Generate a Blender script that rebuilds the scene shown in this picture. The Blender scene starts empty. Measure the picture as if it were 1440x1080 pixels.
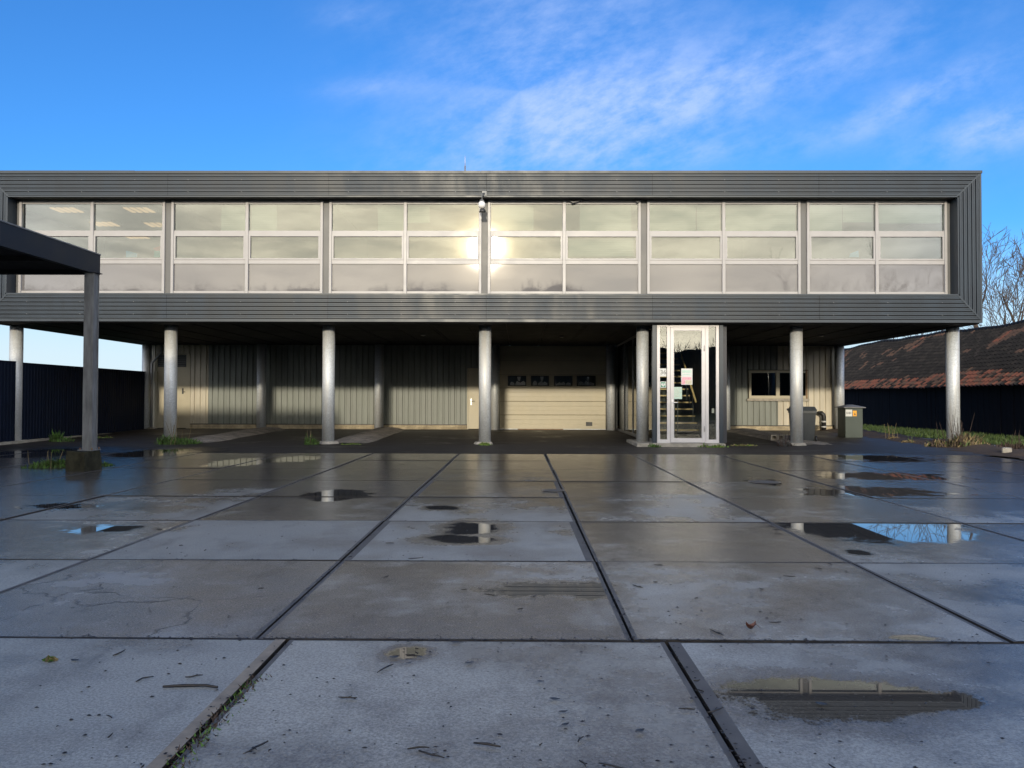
import bpy, math, random
from mathutils import Vector, Matrix
R = math.radians
rnd = random.Random(7)
scene = bpy.context.scene
col = scene.collection

# ------------------------------------------------------------------ camera
EYE = 1.277
FPX = 1090.0
yaw, pit, rol = R(0.526), R(1.104), R(0.15)
Fw = Vector((-math.sin(yaw)*math.cos(pit), math.cos(yaw)*math.cos(pit), math.sin(pit)))
Rt0 = Vector((math.cos(yaw), math.sin(yaw), 0))
Up0 = Rt0.cross(Fw)
Rt = (Rt0*math.cos(rol) + Up0*math.sin(rol)).normalized()
Up = Rt.cross(Fw)
cam_d = bpy.data.cameras.new('camera')
cam_d.sensor_width = 36
cam_d.lens = 36*FPX/1440
cam_d.clip_start = 0.05
cam_d.clip_end = 3000
cam = bpy.data.objects.new('camera', cam_d)
col.objects.link(cam)
cam.matrix_world = Matrix(((Rt.x, Up.x, -Fw.x, 0), (Rt.y, Up.y, -Fw.y, 0), (Rt.z, Up.z, -Fw.z, EYE), (0, 0, 0, 1)))
scene.camera = cam

def P(px, py, Y):      # photograph position at a known distance -> metres
    d = Fw + Rt*((px-720)/FPX) + Up*((540-py)/FPX)
    t = Y/d.y
    return d.x*t, EYE + d.z*t
def PX(px, Y, py=561): return P(px, py, Y)[0]
def PZ(py, Y, px=730): return P(px, py, Y)[1]
def G(px, py, z=0.0):
    d = Fw + Rt*((px-720)/FPX) + Up*((540-py)/FPX)
    t = (z-EYE)/d.z
    return d.x*t, d.y*t

# ------------------------------------------------------------------ render settings
scene.view_settings.view_transform = 'Standard'
scene.view_settings.look = 'None'
scene.view_settings.exposure = 0.6
scene.view_settings.gamma = 1.0
scene.view_settings.use_curve_mapping = False
scene.render.engine = 'CYCLES'
cy = scene.cycles
cy.use_denoising = True
cy.max_bounces = 8
cy.diffuse_bounces = 3
cy.glossy_bounces = 4
cy.transmission_bounces = 6
cy.transparent_max_bounces = 12
cy.caustics_reflective = False
cy.caustics_refractive = False
cy.sample_clamp_indirect = 4.0

# ------------------------------------------------------------------ sun and sky
SUN_EL = R(11.1)
SUN_V = Vector((-0.043, -1.0, 0.196)).normalized()
sd = bpy.data.lights.new('sun', 'SUN')
sd.energy = 2.0
sd.angle = R(1.9)
sd.color = (1.0, 0.89, 0.70)
so = bpy.data.objects.new('sun', sd)
col.objects.link(so)
so.rotation_euler = SUN_V.to_track_quat('Z', 'Y').to_euler()
so.location = (0, -60, 40)

world = bpy.data.worlds.new('World')
scene.world = world
world.use_nodes = True
wt = world.node_tree
wt.nodes.clear()

class NT:
    """small node-building helper"""
    def __init__(s, tree): s.t = tree
    def n(s, kind, **kw):
        nd = s.t.nodes.new(kind)
        for k, v in kw.items(): setattr(nd, k, v)
        return nd
    def put(s, sock, v):
        if v is None: return
        if isinstance(v, bpy.types.NodeSocket): s.t.links.new(v, sock)
        elif isinstance(v, bpy.types.Node): s.t.links.new(v.outputs[0], sock)
        else:
            if sock.type == 'RGBA' and len(v) == 3: v = (*v, 1)
            sock.default_value = v
    def m(s, op, a, b=None, c=None, clamp=False):
        nd = s.n('ShaderNodeMath', operation=op, use_clamp=clamp)
        for i, v in enumerate((a, b, c)): s.put(nd.inputs[i], v)
        return nd.outputs[0]
    def ss(s, x, lo, hi, a=0.0, b=1.0):
        nd = s.n('ShaderNodeMapRange', interpolation_type='SMOOTHSTEP')
        for i, v in enumerate((x, lo, hi, a, b)): s.put(nd.inputs[i], v)
        return nd.outputs[0]
    def mix(s, f, a, b, mode='MIX'):
        nd = s.n('ShaderNodeMix', data_type='RGBA', blend_type=mode)
        s.put(nd.inputs[0], f); s.put(nd.inputs[6], a); s.put(nd.inputs[7], b)
        return nd.outputs[2]
    def noise(s, vec, scale, detail=4, rough=0.55, out=0):
        nd = s.n('ShaderNodeTexNoise')
        s.put(nd.inputs['Vector'], vec)
        nd.inputs['Scale'].default_value = scale
        nd.inputs['Detail'].default_value = detail
        nd.inputs['Roughness'].default_value = rough
        return nd.outputs[out]
    def comb(s, x, y, z):
        nd = s.n('ShaderNodeCombineXYZ')
        for i, v in enumerate((x, y, z)): s.put(nd.inputs[i], v)
        return nd.outputs[0]

w = NT(wt)
sky = w.n('ShaderNodeTexSky', sky_type='NISHITA')
sky.sun_disc = False
sky.sun_elevation = SUN_EL
sky.sun_rotation = math.pi + 0.043
sky.altitude = 0
sky.air_density = 1.0
sky.dust_density = 0.6
sky.ozone_density = 2.5
tc = w.n('ShaderNodeTexCoord')
sx = w.n('ShaderNodeSeparateXYZ')
w.put(sx.inputs[0], tc.outputs['Generated'])
dx, dy, dz = sx.outputs
yy = w.m('MAXIMUM', dy, 0.04)
u = w.m('DIVIDE', dx, yy)
v = w.m('DIVIDE', dz, yy)
def rot2(cu, cv, ang):
    a = w.m('SUBTRACT', u, cu); b = w.m('SUBTRACT', v, cv)
    c, s_ = math.cos(ang), math.sin(ang)
    p = w.m('ADD', w.m('MULTIPLY', a, c), w.m('MULTIPLY', b, s_))
    q = w.m('ADD', w.m('MULTIPLY', a, -s_), w.m('MULTIPLY', b, c))
    return p, q
def blob(cu, cv, ru, rv, ang, amp):
    p, q = rot2(cu, cv, R(ang))
    p = w.m('POWER', w.m('ABSOLUTE', w.m('DIVIDE', p, ru)), 2.0)
    q = w.m('POWER', w.m('ABSOLUTE', w.m('DIVIDE', q, rv)), 2.0)
    e = w.m('EXPONENT', w.m('MULTIPLY', w.m('ADD', p, q), -1.0))
    return w.m('MULTIPLY', e, amp)
blobs = [(0.045, 0.42, 0.19, 0.14, 16, 1.0), (0.30, 0.42, 0.26, 0.055, 17, 0.95), (0.06, 0.33, 0.20, 0.06, 10, 0.75),
         (0.515, 0.39, 0.12, 0.022, 24, 1.05), (0.62, 0.352, 0.12, 0.03, 16, 1.0), (0.27, 0.325, 0.2, 0.018, 6, 0.45),
         (-0.20, 0.405, 0.06, 0.014, 5, 0.5), (-0.22, 0.50, 0.05, 0.02, 0, 0.35), (0.9, 0.45, 0.25, 0.08, 20, 0.8), (0.25, 0.70, 0.25, 0.10, 15, 0.7)]
mask = None
for b in blobs:
    e = blob(*b)
    mask = e if mask is None else w.m('ADD', mask, e)
p1, q1 = rot2(0.0, 0.4, R(20))
nv = w.comb(w.m('MULTIPLY', p1, 3.8), w.m('MULTIPLY', q1, 7.4), 0.0)
n1 = w.noise(nv, 1.6, 9, 0.62)
n2 = w.noise(nv, 5.0, 8, 0.66)
nn = w.m('ADD', w.m('MULTIPLY', n1, 0.62), w.m('MULTIPLY', n2, 0.38))
cl = w.m('MULTIPLY', mask, w.ss(nn, 0.32, 0.76), clamp=True)
cl = w.m('MULTIPLY', cl, w.ss(dy, 0.05, 0.3))
cl = w.m('MULTIPLY', cl, 0.74)
# thin cloud bank on the sun's side of the sky
dt = w.n('ShaderNodeVectorMath', operation='DOT_PRODUCT')
w.put(dt.inputs[0], tc.outputs['Generated']); dt.inputs[1].default_value = SUN_V
cosg = dt.outputs['Value']
back = w.ss(dy, 0.25, -0.55)
band = w.ss(dz, 0.95, 0.42)
bwarp = w.m('MULTIPLY', w.noise(tc.outputs['Generated'], 3.0, 3, 0.5), 0.9)
bv = w.comb(w.m('MULTIPLY', dx, 4.0), 0.0, w.m('ADD', w.m('MULTIPLY', dz, 17.0), bwarp))
bn = w.noise(bv, 1.5, 8, 0.6)
bank = w.m('MULTIPLY', w.m('MULTIPLY', back, band), w.ss(bn, 0.22, 0.6, 0.88, 1.0))
glow = w.m('ADD', w.m('MULTIPLY', w.m('EXPONENT', w.m('MULTIPLY', w.m('SUBTRACT', cosg, 1.0), 200.0)), 0.7),
           w.m('MULTIPLY', w.m('EXPONENT', w.m('MULTIPLY', w.m('SUBTRACT', cosg, 1.0), 2200.0)), 4.0))
SKY_K = 0.12
skyc = w.mix(1.0, sky.outputs[0], (0.325, 0.785, 1.33), 'MULTIPLY')
skyc = w.mix(w.ss(dz, 0.20, 0.03, 0.0, 0.92), skyc, tuple(c/SKY_K for c in (0.50, 0.60, 0.66)))
cloudf = tuple(c/SKY_K for c in (0.36, 0.47, 0.74))
c1 = w.mix(cl, skyc, cloudf)
tone = w.ss(bn, 0.32, 0.68, 0.68, 1.2)
warm = w.ss(cosg, 0.80, 0.985)
bankb = w.mix(warm, tuple(c/SKY_K for c in (1.68, 1.74, 1.86)), tuple(c/SKY_K for c in (2.5, 2.26, 1.8)))
bankc = w.mix(1.0, bankb, w.comb(tone, tone, tone), 'MULTIPLY')
gk = w.comb(w.m('MULTIPLY', glow, 1.0/SKY_K), w.m('MULTIPLY', glow, 0.74/SKY_K), w.m('MULTIPLY', glow, 0.38/SKY_K))
bankc = w.mix(1.0, bankc, gk, 'ADD')
c2 = w.mix(bank, c1, bankc)
bg = w.n('ShaderNodeBackground')
w.put(bg.inputs[0], c2)
bg.inputs[1].default_value = SKY_K
wo = w.n('ShaderNodeOutputWorld')
wt.links.new(bg.outputs[0], wo.inputs[0])

# ------------------------------------------------------------------ materials
def new_mat(name):
    m = bpy.data.materials.new(name)
    m.use_nodes = True
    t = NT(m.node_tree)
    bs = m.node_tree.nodes['Principled BSDF']
    return m, t, bs
def simple(name, c, rough=0.5, metal=0.0, spec=0.5, var=0.12, vscale=6.0, bump=0.0, bscale=60.0, stretch=(1, 1, 1), rvar=0.08):
    """plain painted/raw surface with faint procedural unevenness and grime"""
    m, t, bs = new_mat(name)
    geo = t.n('ShaderNodeNewGeometry')
    vm = t.n('ShaderNodeVectorMath', operation='MULTIPLY')
    t.put(vm.inputs[0], geo.outputs['Position']); vm.inputs[1].default_value = stretch
    n = t.noise(vm.outputs[0], vscale, 6, 0.6)
    f = t.ss(n, 0.25, 0.75)
    lo = tuple(x*(1-var) for x in c); hi = tuple(min(1, x*(1+var)) for x in c)
    t.put(bs.inputs['Base Color'], t.mix(f, lo, hi))
    t.put(bs.inputs['Roughness'], t.ss(n, 0.2, 0.8, max(0.02, rough-rvar), rough+rvar))
    bs.inputs['Metallic'].default_value = metal
    bs.inputs['Specular IOR Level'].default_value = spec
    if bump:
        b = t.n('ShaderNodeBump')
        b.inputs['Strength'].default_value = 1.0
        b.inputs['Distance'].default_value = bump
        t.put(b.inputs['Height'], t.noise(geo.outputs['Position'], bscale, 4, 0.6))
        t.put(bs.inputs['Normal'], b.outputs[0])
    return m
M = {}
M['clad'] = simple('anthracite_cladding', (0.013, 0.023, 0.036), 0.45, 0, 0.45, 0.30, 1.6, 0.004, 0.7, stretch=(1.5, 1, 0.5))
M['trim'] = simple('anthracite_trim', (0.018, 0.028, 0.041), 0.42, 0, 0.5, 0.12, 2.0)
M['frame'] = simple('pale_window_frame', (0.315, 0.305, 0.305), 0.42, 0, 0.5, 0.06, 3.0)
M['slot'] = simple('dark_panel_slot', (0.006, 0.007, 0.010), 0.7, 0, 0.15)  # near-black colour for groove floors and sheet laps
M['frame_door'] = simple('white_entrance_frame', (0.55, 0.525, 0.515), 0.4, 0, 0.5, 0.05, 3.0)
M['gap'] = simple('dark_gap', (0.02, 0.02, 0.022), 0.6)
M['post_dark'] = simple('grey_window_post', (0.10, 0.10, 0.10), 0.5, 0, 0.5, 0.1, 2.0)
M['soffit'] = simple('soffit_board', (0.006, 0.0065, 0.009), 0.75, 0, 0.12, 0.2, 2.0)
M['wall_grey'] = simple('grey_wall_sheet', (0.195, 0.21, 0.188), 0.5, 0, 0.4, 0.16, 1.3, stretch=(2, 2, 0.5))
M['wall_cream'] = simple('cream_wall_sheet', (0.50, 0.455, 0.36), 0.5, 0, 0.4, 0.13, 1.3, stretch=(2, 2, 0.5))
M['door_cream'] = simple('cream_door_paint', (0.43, 0.385, 0.28), 0.45, 0, 0.4, 0.08, 1.6)
M['black'] = simple('black_rubber', (0.012, 0.012, 0.013), 0.5)
M['steel'] = simple('steel_handle', (0.5, 0.5, 0.5), 0.3, 0.9)
M['bolt_dark'] = simple('dark_metal', (0.03, 0.03, 0.033), 0.45)
M['edge'] = simple('slab_steel_edge', (0.095, 0.090, 0.084), 0.52, 0.0, 0.3, 0.35, 5.0, 0.0006, 80)
M['edge_tan'] = simple('worn_slab_edge', (0.24, 0.20, 0.15), 0.5, 0.0, 0.4, 0.35, 8.0, 0.001, 80)
M['edge_dirt'] = simple('dirt_filled_edge', (0.030, 0.026, 0.022), 0.6, 0, 0.3, 0.5, 6)
M['soil'] = simple('joint_soil', (0.022, 0.019, 0.016), 0.8, 0, 0.3, 0.3, 20)
M['dirt'] = simple('leaf_litter_soil', (0.06, 0.042, 0.03), 0.85, 0, 0.3, 0.5, 14, 0.02, 30)
M['field'] = simple('field_grass', (0.045, 0.06, 0.022), 0.9, 0, 0.2, 0.4, 0.2)
M['path'] = simple('path_asphalt', (0.13, 0.125, 0.13), 0.6, 0, 0.5, 0.15, 2.0, 0.003, 120)
M['concrete_old'] = simple('weathered_concrete', (0.30, 0.275, 0.23), 0.75, 0, 0.4, 0.3, 5.0, 0.006, 50)
M['moss_block'] = simple('mossy_concrete', (0.030, 0.029, 0.018), 0.85, 0, 0.2, 0.65, 7.0, 0.012, 30)
M['canopy'] = simple('canopy_steel', (0.010, 0.015, 0.024), 0.5, 0, 0.3, 0.15, 2.0)
M['canopy_under'] = simple('canopy_underside', (0.01, 0.011, 0.013), 0.7)
M['fence'] = simple('fence_sheet', (0.005, 0.009, 0.021), 0.6, 0, 0.10, 0.15, 2.0)
M['barn_board'] = simple('tarred_board', (0.007, 0.007, 0.010), 0.85, 0, 0.08, 0.35, 4.0, stretch=(1, 3, 0.3))
M['tile_dark'] = simple('dark_roof_tile', (0.016, 0.015, 0.0155), 0.8, 0, 0.2, 0.35, 5, 0.004, 40)
M['tile_grey'] = simple('grey_roof_tile', (0.025, 0.023, 0.022), 0.8, 0, 0.2, 0.35, 5, 0.004, 40)
M['tile_brown'] = simple('brown_roof_tile', (0.070, 0.040, 0.027), 0.6, 0, 0.4, 0.3, 5, 0.004, 40)
M['tile_red'] = simple('red_roof_tile', (0.14, 0.05, 0.030), 0.6, 0, 0.4, 0.3, 5, 0.004, 40)
M['bark'] = simple('tree_bark', (0.085, 0.066, 0.055), 0.85, 0, 0.2, 0.3, 6)
M['bark_far'] = simple('wood_bark', (0.045, 0.038, 0.032), 0.9, 0, 0.2, 0.3, 2)
M['bin'] = simple('bin_plastic', (0.034, 0.040, 0.045), 0.42, 0, 0.5, 0.12, 6)
M['cab'] = simple('cabinet_paint', (0.050, 0.066, 0.058), 0.45, 0, 0.5, 0.08, 4)
M['cab_lid'] = simple('cabinet_lid', (0.15, 0.15, 0.155), 0.5)
M['white'] = simple('white_paper', (0.56, 0.57, 0.55), 0.6, 0, 0.3, 0.02)
M['print_grey'] = simple('grey_print', (0.10, 0.10, 0.10), 0.6)
M['orange'] = simple('orange_sticker', (0.75, 0.36, 0.03), 0.5)
M['print_green'] = simple('green_print', (0.03, 0.20, 0.12), 0.5)
M['mint'] = simple('mint_paper', (0.42, 0.55, 0.48), 0.6, 0, 0.3, 0.1, 30)
M['pink'] = simple('pink_print', (0.62, 0.33, 0.38), 0.6, 0, 0.3, 0.2, 40)
M['beige'] = simple('beige_print', (0.5, 0.46, 0.35), 0.6, 0, 0.3, 0.2, 40)
M['wood'] = simple('stair_oak', (0.70, 0.50, 0.23), 0.45, 0, 0.5, 0.12, 8, stretch=(1, 6, 6))
M['wood_old'] = simple('old_timber', (0.20, 0.12, 0.06), 0.7, 0, 0.4, 0.3, 8)
M['int_dark'] = simple('hall_dark_wall', (0.035, 0.037, 0.045), 0.6)
M['int_wall'] = simple('office_wall', (0.30, 0.30, 0.29), 0.8)
M['int_ceil'] = simple('office_ceiling', (0.34, 0.34, 0.33), 0.85)
M['int_floor'] = simple('office_carpet', (0.06, 0.06, 0.065), 0.9)
M['blue'] = simple('blue_card', (0.12, 0.42, 0.72), 0.5)
M['teal'] = simple('teal_card', (0.08, 0.42, 0.40), 0.5)
M['red'] = simple('red_card', (0.6, 0.10, 0.09), 0.5)
M['dome'] = simple('white_plastic', (0.72, 0.70, 0.69), 0.3)
M['twig'] = simple('wet_twig', (0.022, 0.018, 0.015), 0.45, 0, 0.5, 0.3, 40)
M['leaf_brown'] = simple('brown_leaf', (0.13, 0.045, 0.025), 0.45, 0, 0.5, 0.3, 60)
M['leaf_dark'] = simple('dark_leaf', (0.030, 0.030, 0.030), 0.4, 0, 0.5, 0.3, 60)
M['grass'] = simple('grass_blade', (0.050, 0.080, 0.022), 0.6, 0, 0.3, 0.35, 3)
M['weed'] = simple('weed_green', (0.075, 0.15, 0.028), 0.55, 0, 0.3, 0.35, 9)
M['weed_lime'] = simple('moss_lime', (0.17, 0.23, 0.05), 0.8, 0, 0.2, 0.35, 9, 0.01, 60)
M['straw'] = simple('dead_stalk', (0.20, 0.155, 0.08), 0.7, 0, 0.3, 0.35, 9)
M['twig_brown'] = simple('dead_brush', (0.055, 0.038, 0.03), 0.8, 0, 0.3, 0.4, 9)
M['pvc'] = simple('grey_pipe', (0.16, 0.165, 0.17), 0.45)

def mat_galv():
    m, t, bs = new_mat('galvanised_steel')
    geo = t.n('ShaderNodeNewGeometry')
    pos = geo.outputs['Position']
    vo = t.n('ShaderNodeTexVoronoi')
    t.put(vo.inputs['Vector'], pos); vo.inputs['Scale'].default_value = 38
    sp = t.n('ShaderNodeSeparateColor'); t.put(sp.inputs[0], vo.outputs['Color'])
    vm = t.n('ShaderNodeVectorMath', operation='MULTIPLY')
    t.put(vm.inputs[0], pos); vm.inputs[1].default_value = (6, 6, 0.6)
    st = t.noise(vm.outputs[0], 1.0, 6, 0.6)
    a = t.mix(sp.outputs[0], (0.42, 0.45, 0.48), (0.60, 0.635, 0.665))
    b = t.mix(t.ss(st, 0.3, 0.72), a, (0.46, 0.45, 0.42))
    t.put(bs.inputs['Base Color'], b)
    bs.inputs['Metallic'].default_value = 0.25
    t.put(bs.inputs['Roughness'], t.ss(sp.outputs[1], 0, 1, 0.42, 0.6))
    return m
M['galv'] = mat_galv()
M['galv_dark'] = simple('weathered_galvanised', (0.17, 0.175, 0.18), 0.55, 0.2, 0.5, 0.35, 5, stretch=(3, 3, 0.5))

def mat_glass(name, refl, tint, rough=0.0, wav=0.0):
    m = bpy.data.materials.new(name); m.use_nodes = True
    nt = m.node_tree; nt.nodes.clear(); t = NT(nt)
    tr = t.n('ShaderNodeBsdfTransparent'); tr.inputs[0].default_value = (*tint, 1)
    gl = t.n('ShaderNodeBsdfGlossy'); gl.inputs[0].default_value = (1, 0.99, 0.95, 1); gl.inputs['Roughness'].default_value = rough
    fr = t.n('ShaderNodeLayerWeight'); fr.inputs[0].default_value = 0.35
    f = t.ss(fr.outputs['Fresnel'], 0.0, 1.0, refl, 1.0)
    if wav:
        geo = t.n('ShaderNodeNewGeometry')
        b = t.n('ShaderNodeBump'); b.inputs['Distance'].default_value = wav; b.inputs['Strength'].default_value = 1
        t.put(b.inputs['Height'], t.noise(geo.outputs['Position'], 0.9, 2, 0.5))
        t.put(gl.inputs['Normal'], b.outputs[0])
    mx = t.n('ShaderNodeMixShader'); t.put(mx.inputs[0], f)
    nt.links.new(tr.outputs[0], mx.inputs[1]); nt.links.new(gl.outputs[0], mx.inputs[2])
    o = t.n('ShaderNodeOutputMaterial'); nt.links.new(mx.outputs[0], o.inputs[0])
    return m
M['glass'] = mat_glass('office_glass', 0.115, (0.60, 0.66, 0.64), 0.018, 0.002)
M['glass_clear'] = mat_glass('entrance_glass', 0.09, (0.94, 0.97, 0.96), 0.0)
M['glass_dark'] = mat_glass('dark_window_glass', 0.05, (0.3, 0.32, 0.36), 0.0)
M['glass_door'] = mat_glass('clear_door_glass', 0.05, (0.97, 0.98, 0.98), 0.0)
def mat_spandrel():
    m, t, bs = new_mat('frosted_spandrel_glass')
    bs.inputs['Base Color'].default_value = (0.13, 0.124, 0.127, 1)
    bs.inputs['Roughness'].default_value = 0.03
    bs.inputs['IOR'].default_value = 1.8
    geo = t.n('ShaderNodeNewGeometry')
    b = t.n('ShaderNodeBump'); b.inputs['Distance'].default_value = 0.002
    t.put(b.inputs['Height'], t.noise(geo.outputs['Position'], 0.9, 2, 0.5))
    t.put(bs.inputs['Normal'], b.outputs[0])
    return m
M['spandrel'] = mat_spandrel()
def mat_blind():
    m, t, bs = new_mat('slatted_blind')
    geo = t.n('ShaderNodeNewGeometry')
    s3 = t.n('ShaderNodeSeparateXYZ'); t.put(s3.inputs[0], geo.outputs['Position'])
    st = t.m('FRACT', t.m('MULTIPLY', s3.outputs[2], 16.0))
    t.put(bs.inputs['Base Color'], t.mix(t.ss(st, 0.0, 0.35), (0.22, 0.25, 0.21), (0.36, 0.40, 0.33)))
    bs.inputs['Roughness'].default_value = 0.6
    return m
M['blind'] = mat_blind()
def mat_emit(name, c, k):
    m = bpy.data.materials.new(name); m.use_nodes = True
    nt = m.node_tree; nt.nodes.clear(); t = NT(nt)
    e = t.n('ShaderNodeEmission'); e.inputs[0].default_value = (*c, 1); e.inputs[1].default_value = k
    o = t.n('ShaderNodeOutputMaterial'); nt.links.new(e.outputs[0], o.inputs[0])
    return m
M['lamp'] = mat_emit('lit_office_lamp', (1.0, 0.56, 0.28), 0.75)
def mat_brick(name, c1, c2, mortar, bw, bh, off=0.5, plane='XZ'):
    m, t, bs = new_mat(name)
    geo = t.n('ShaderNodeNewGeometry')
    s3 = t.n('ShaderNodeSeparateXYZ'); t.put(s3.inputs[0], geo.outputs['Position'])
    vec = t.comb(s3.outputs[0], s3.outputs[2] if plane == 'XZ' else s3.outputs[1], 0.0)
    br = t.n('ShaderNodeTexBrick'); t.put(br.inputs['Vector'], vec)
    br.offset = off
    br.inputs['Color1'].default_value = (*c1, 1); br.inputs['Color2'].default_value = (*c2, 1); br.inputs['Mortar'].default_value = (*mortar, 1)
    br.inputs['Scale'].default_value = 1.0; br.inputs['Mortar Size'].default_value = 0.006
    br.inputs['Brick Width'].default_value = bw; br.inputs['Row Height'].default_value = bh
    n = t.noise(geo.outputs['Position'], 3.0, 6, 0.6)
    k = t.ss(n, 0.25, 0.75, 0.6, 1.2)
    t.put(bs.inputs['Base Color'], t.mix(1.0, br.outputs[0], t.comb(k, k, k), 'MULTIPLY'))
    bs.inputs['Roughness'].default_value = 0.8
    b = t.n('ShaderNodeBump'); b.inputs['Distance'].default_value = 0.006; b.inputs['Strength'].default_value = 1
    t.put(b.inputs['Height'], t.m('SUBTRACT', t.noise(geo.outputs['Position'], 40, 3), br.outputs['Fac']))
    t.put(bs.inputs['Normal'], b.outputs[0])
    return m
M['plinth'] = mat_brick('yellow_brick_plinth', (0.42, 0.34, 0.22), (0.50, 0.42, 0.28), (0.28, 0.24, 0.18), 0.22, 0.062)
M['pavers'] = mat_brick('paver_strip', (0.30, 0.26, 0.22), (0.21, 0.19, 0.17), (0.10, 0.09, 0.075), 0.21, 0.105, 0.5, 'XY')

# ---- wet concrete and asphalt: the puddles are where the yard dips
def E_(px0, px1, py0, py1, wob=0.45):
    cx, cyy = (px0+px1)/2, (py0+py1)/2
    x0, y0 = G(px0, cyy); x1, _ = G(px1, cyy)
    _, ya = G(cx, py0); _, yb = G(cx, py1)
    return ((x0+x1)/2, (ya+yb)/2, (x1-x0)/2, abs(ya-yb)/2, wob)
PUDDLES = [E_(625, 705, 734, 752), E_(420, 520, 688, 705), E_(600, 690, 752, 764), E_(600, 640, 711, 717, 0.8),
           E_(1005, 1330, 950, 1016, 0.5), E_(1180, 1390, 962, 1000, 0.6),
           E_(300, 380, 643, 657), E_(385, 450, 641, 650), E_(-30, 115, 631, 645), E_(165, 262, 631, 643),
           E_(548, 600, 908, 926, 0.6), E_(1190, 1225, 773, 781), E_(690, 860, 818, 842, 0.9), E_(1250, 1310, 893, 901, 0.9),
           E_(1050, 1100, 672, 682), E_(1130, 1320, 684, 700, 0.8), E_(1150, 1330, 664, 676, 0.9), 
           E_(1180, 1300, 640, 650, 0.8), E_(90, 210, 738, 748, 1.0), E_(30, 130, 708, 716, 1.0)]
PUD_EDGE = E_(1085, 1375, 720, 766, 0.35)     # this one stops dead at a slab joint
def wet_material(name, dry, wet, r_dry, r_wet, slab=True, crack=False):
    m, t, bs = new_mat(name)
    geo = t.n('ShaderNodeNewGeometry')
    pos = geo.outputs['Position']
    s3 = t.n('ShaderNodeSeparateXYZ'); t.put(s3.inputs[0], pos)
    X, Y = s3.outputs[0], s3.outputs[1]
    oi = t.n('ShaderNodeObjectInfo')
    rv = oi.outputs['Random']
    wpos = pos
    if slab:
        offv = t.n('ShaderNodeVectorMath', operation='ADD'); t.put(offv.inputs[0], pos); t.put(offv.inputs[1], t.comb(t.m('MULTIPLY', rv, 61.0), t.m('MULTIPLY', rv, 37.0), 0.0))
        pos = offv.outputs[0]
    n_big = t.noise(pos, 0.55, 5, 0.6)
    n_mid = t.noise(pos, 2.6, 8, 0.65)
    n_edge = t.noise(wpos, 2.8, 10, 0.72)
    n_fine = t.noise(pos, 85, 5, 0.75)
    wob = t.m('SUBTRACT', n_edge, 0.5)
    pud = None
    def ell(e):
        a = t.m('DIVIDE', t.m('SUBTRACT', X, e[0]), e[2]); b = t.m('DIVIDE', t.m('SUBTRACT', Y, e[1]), e[3])
        d = t.m('SQRT', t.m('ADD', t.m('MULTIPLY', a, a), t.m('MULTIPLY', b, b)))
        return t.m('MULTIPLY_ADD', wob, e[4]*4.6, d)
    for e in PUDDLES:
        d = ell(e)
        pud = d if pud is None else t.m('MINIMUM', pud, d)
    de = t.m('MAXIMUM', ell(PUD_EDGE), t.m('MULTIPLY', t.m('GREATER_THAN', Y, 8.09), 9.0))
    pud = t.m('MINIMUM', pud, de)
    water = t.ss(t.m('MULTIPLY_ADD', t.m('SUBTRACT', n_fine, 0.5), 0.5, pud), 1.12, 0.74)
    damp = t.ss(pud, 2.3, 0.9)
    wetness = t.m('ADD', t.m('MULTIPLY', n_big, 0.9), t.m('MULTIPLY', n_mid, 0.5))
    if slab: wetness = t.m('ADD', wetness, t.m('MULTIPLY', rv, 0.35))
    if slab:
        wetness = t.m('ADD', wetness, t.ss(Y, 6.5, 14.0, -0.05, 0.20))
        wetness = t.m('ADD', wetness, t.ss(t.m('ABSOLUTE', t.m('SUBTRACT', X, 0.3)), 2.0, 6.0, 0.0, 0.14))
    wetness = t.m('MAXIMUM', t.ss(wetness, 0.66, 1.02), t.m('MULTIPLY', damp, 0.9))
    c = t.mix(wetness, dry, wet)
    br = t.noise(pos, 0.9, 5, 0.6, out=0)
    c = t.mix(t.ss(br, 0.48, 0.75, 0.0, 0.55), c, tuple(x*y for x, y in zip(wet, (1.15, 0.95, 0.72))))
    k = t.ss(n_fine, 0.32, 0.68, 0.62, 1.38)
    if slab: k = t.m('MULTIPLY', k, t.m('MULTIPLY_ADD', rv, 0.55, 0.70))
    c = t.mix(1.0, c, t.comb(k, k, k), 'MULTIPLY')
    vst = t.n('ShaderNodeVectorMath', operation='MULTIPLY'); t.put(vst.inputs[0], pos); vst.inputs[1].default_value = (1.4, 0.45, 1)
    stn = t.ss(t.noise(vst.outputs[0], 1.9, 7, 0.62), 0.56, 0.72)
    c = t.mix(t.m('MULTIPLY', stn, 0.5), c, (0.045, 0.042, 0.036))
    if slab:
        c = t.mix(t.m('MULTIPLY', t.m('FRACT', t.m('MULTIPLY', rv, 7.3)), 0.35), c, t.mix(1.0, c, (1.10, 0.98, 0.82), 'MULTIPLY'))
        far_brown = t.m('MULTIPLY', t.ss(Y, 10.5, 17.0), t.ss(n_mid, 0.3, 0.6, 0.25, 0.8))  # far slabs mixed towards dark brown with distance
        c = t.mix(far_brown, c, (0.048, 0.039, 0.031))
    # pale aggregate specks
    vo = t.n('ShaderNodeTexVoronoi'); t.put(vo.inputs['Vector'], pos); vo.inputs['Scale'].default_value = 42
    sp = t.n('ShaderNodeSeparateColor'); t.put(sp.inputs[0], vo.outputs['Color'])
    speck = t.m('MULTIPLY', t.m('LESS_THAN', vo.outputs['Distance'], 0.24), t.m('GREATER_THAN', sp.outputs[0], 0.80))
    c = t.mix(t.m('MULTIPLY', speck, 0.45 if slab else 0.15), c, (0.33, 0.32, 0.30))
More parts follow.
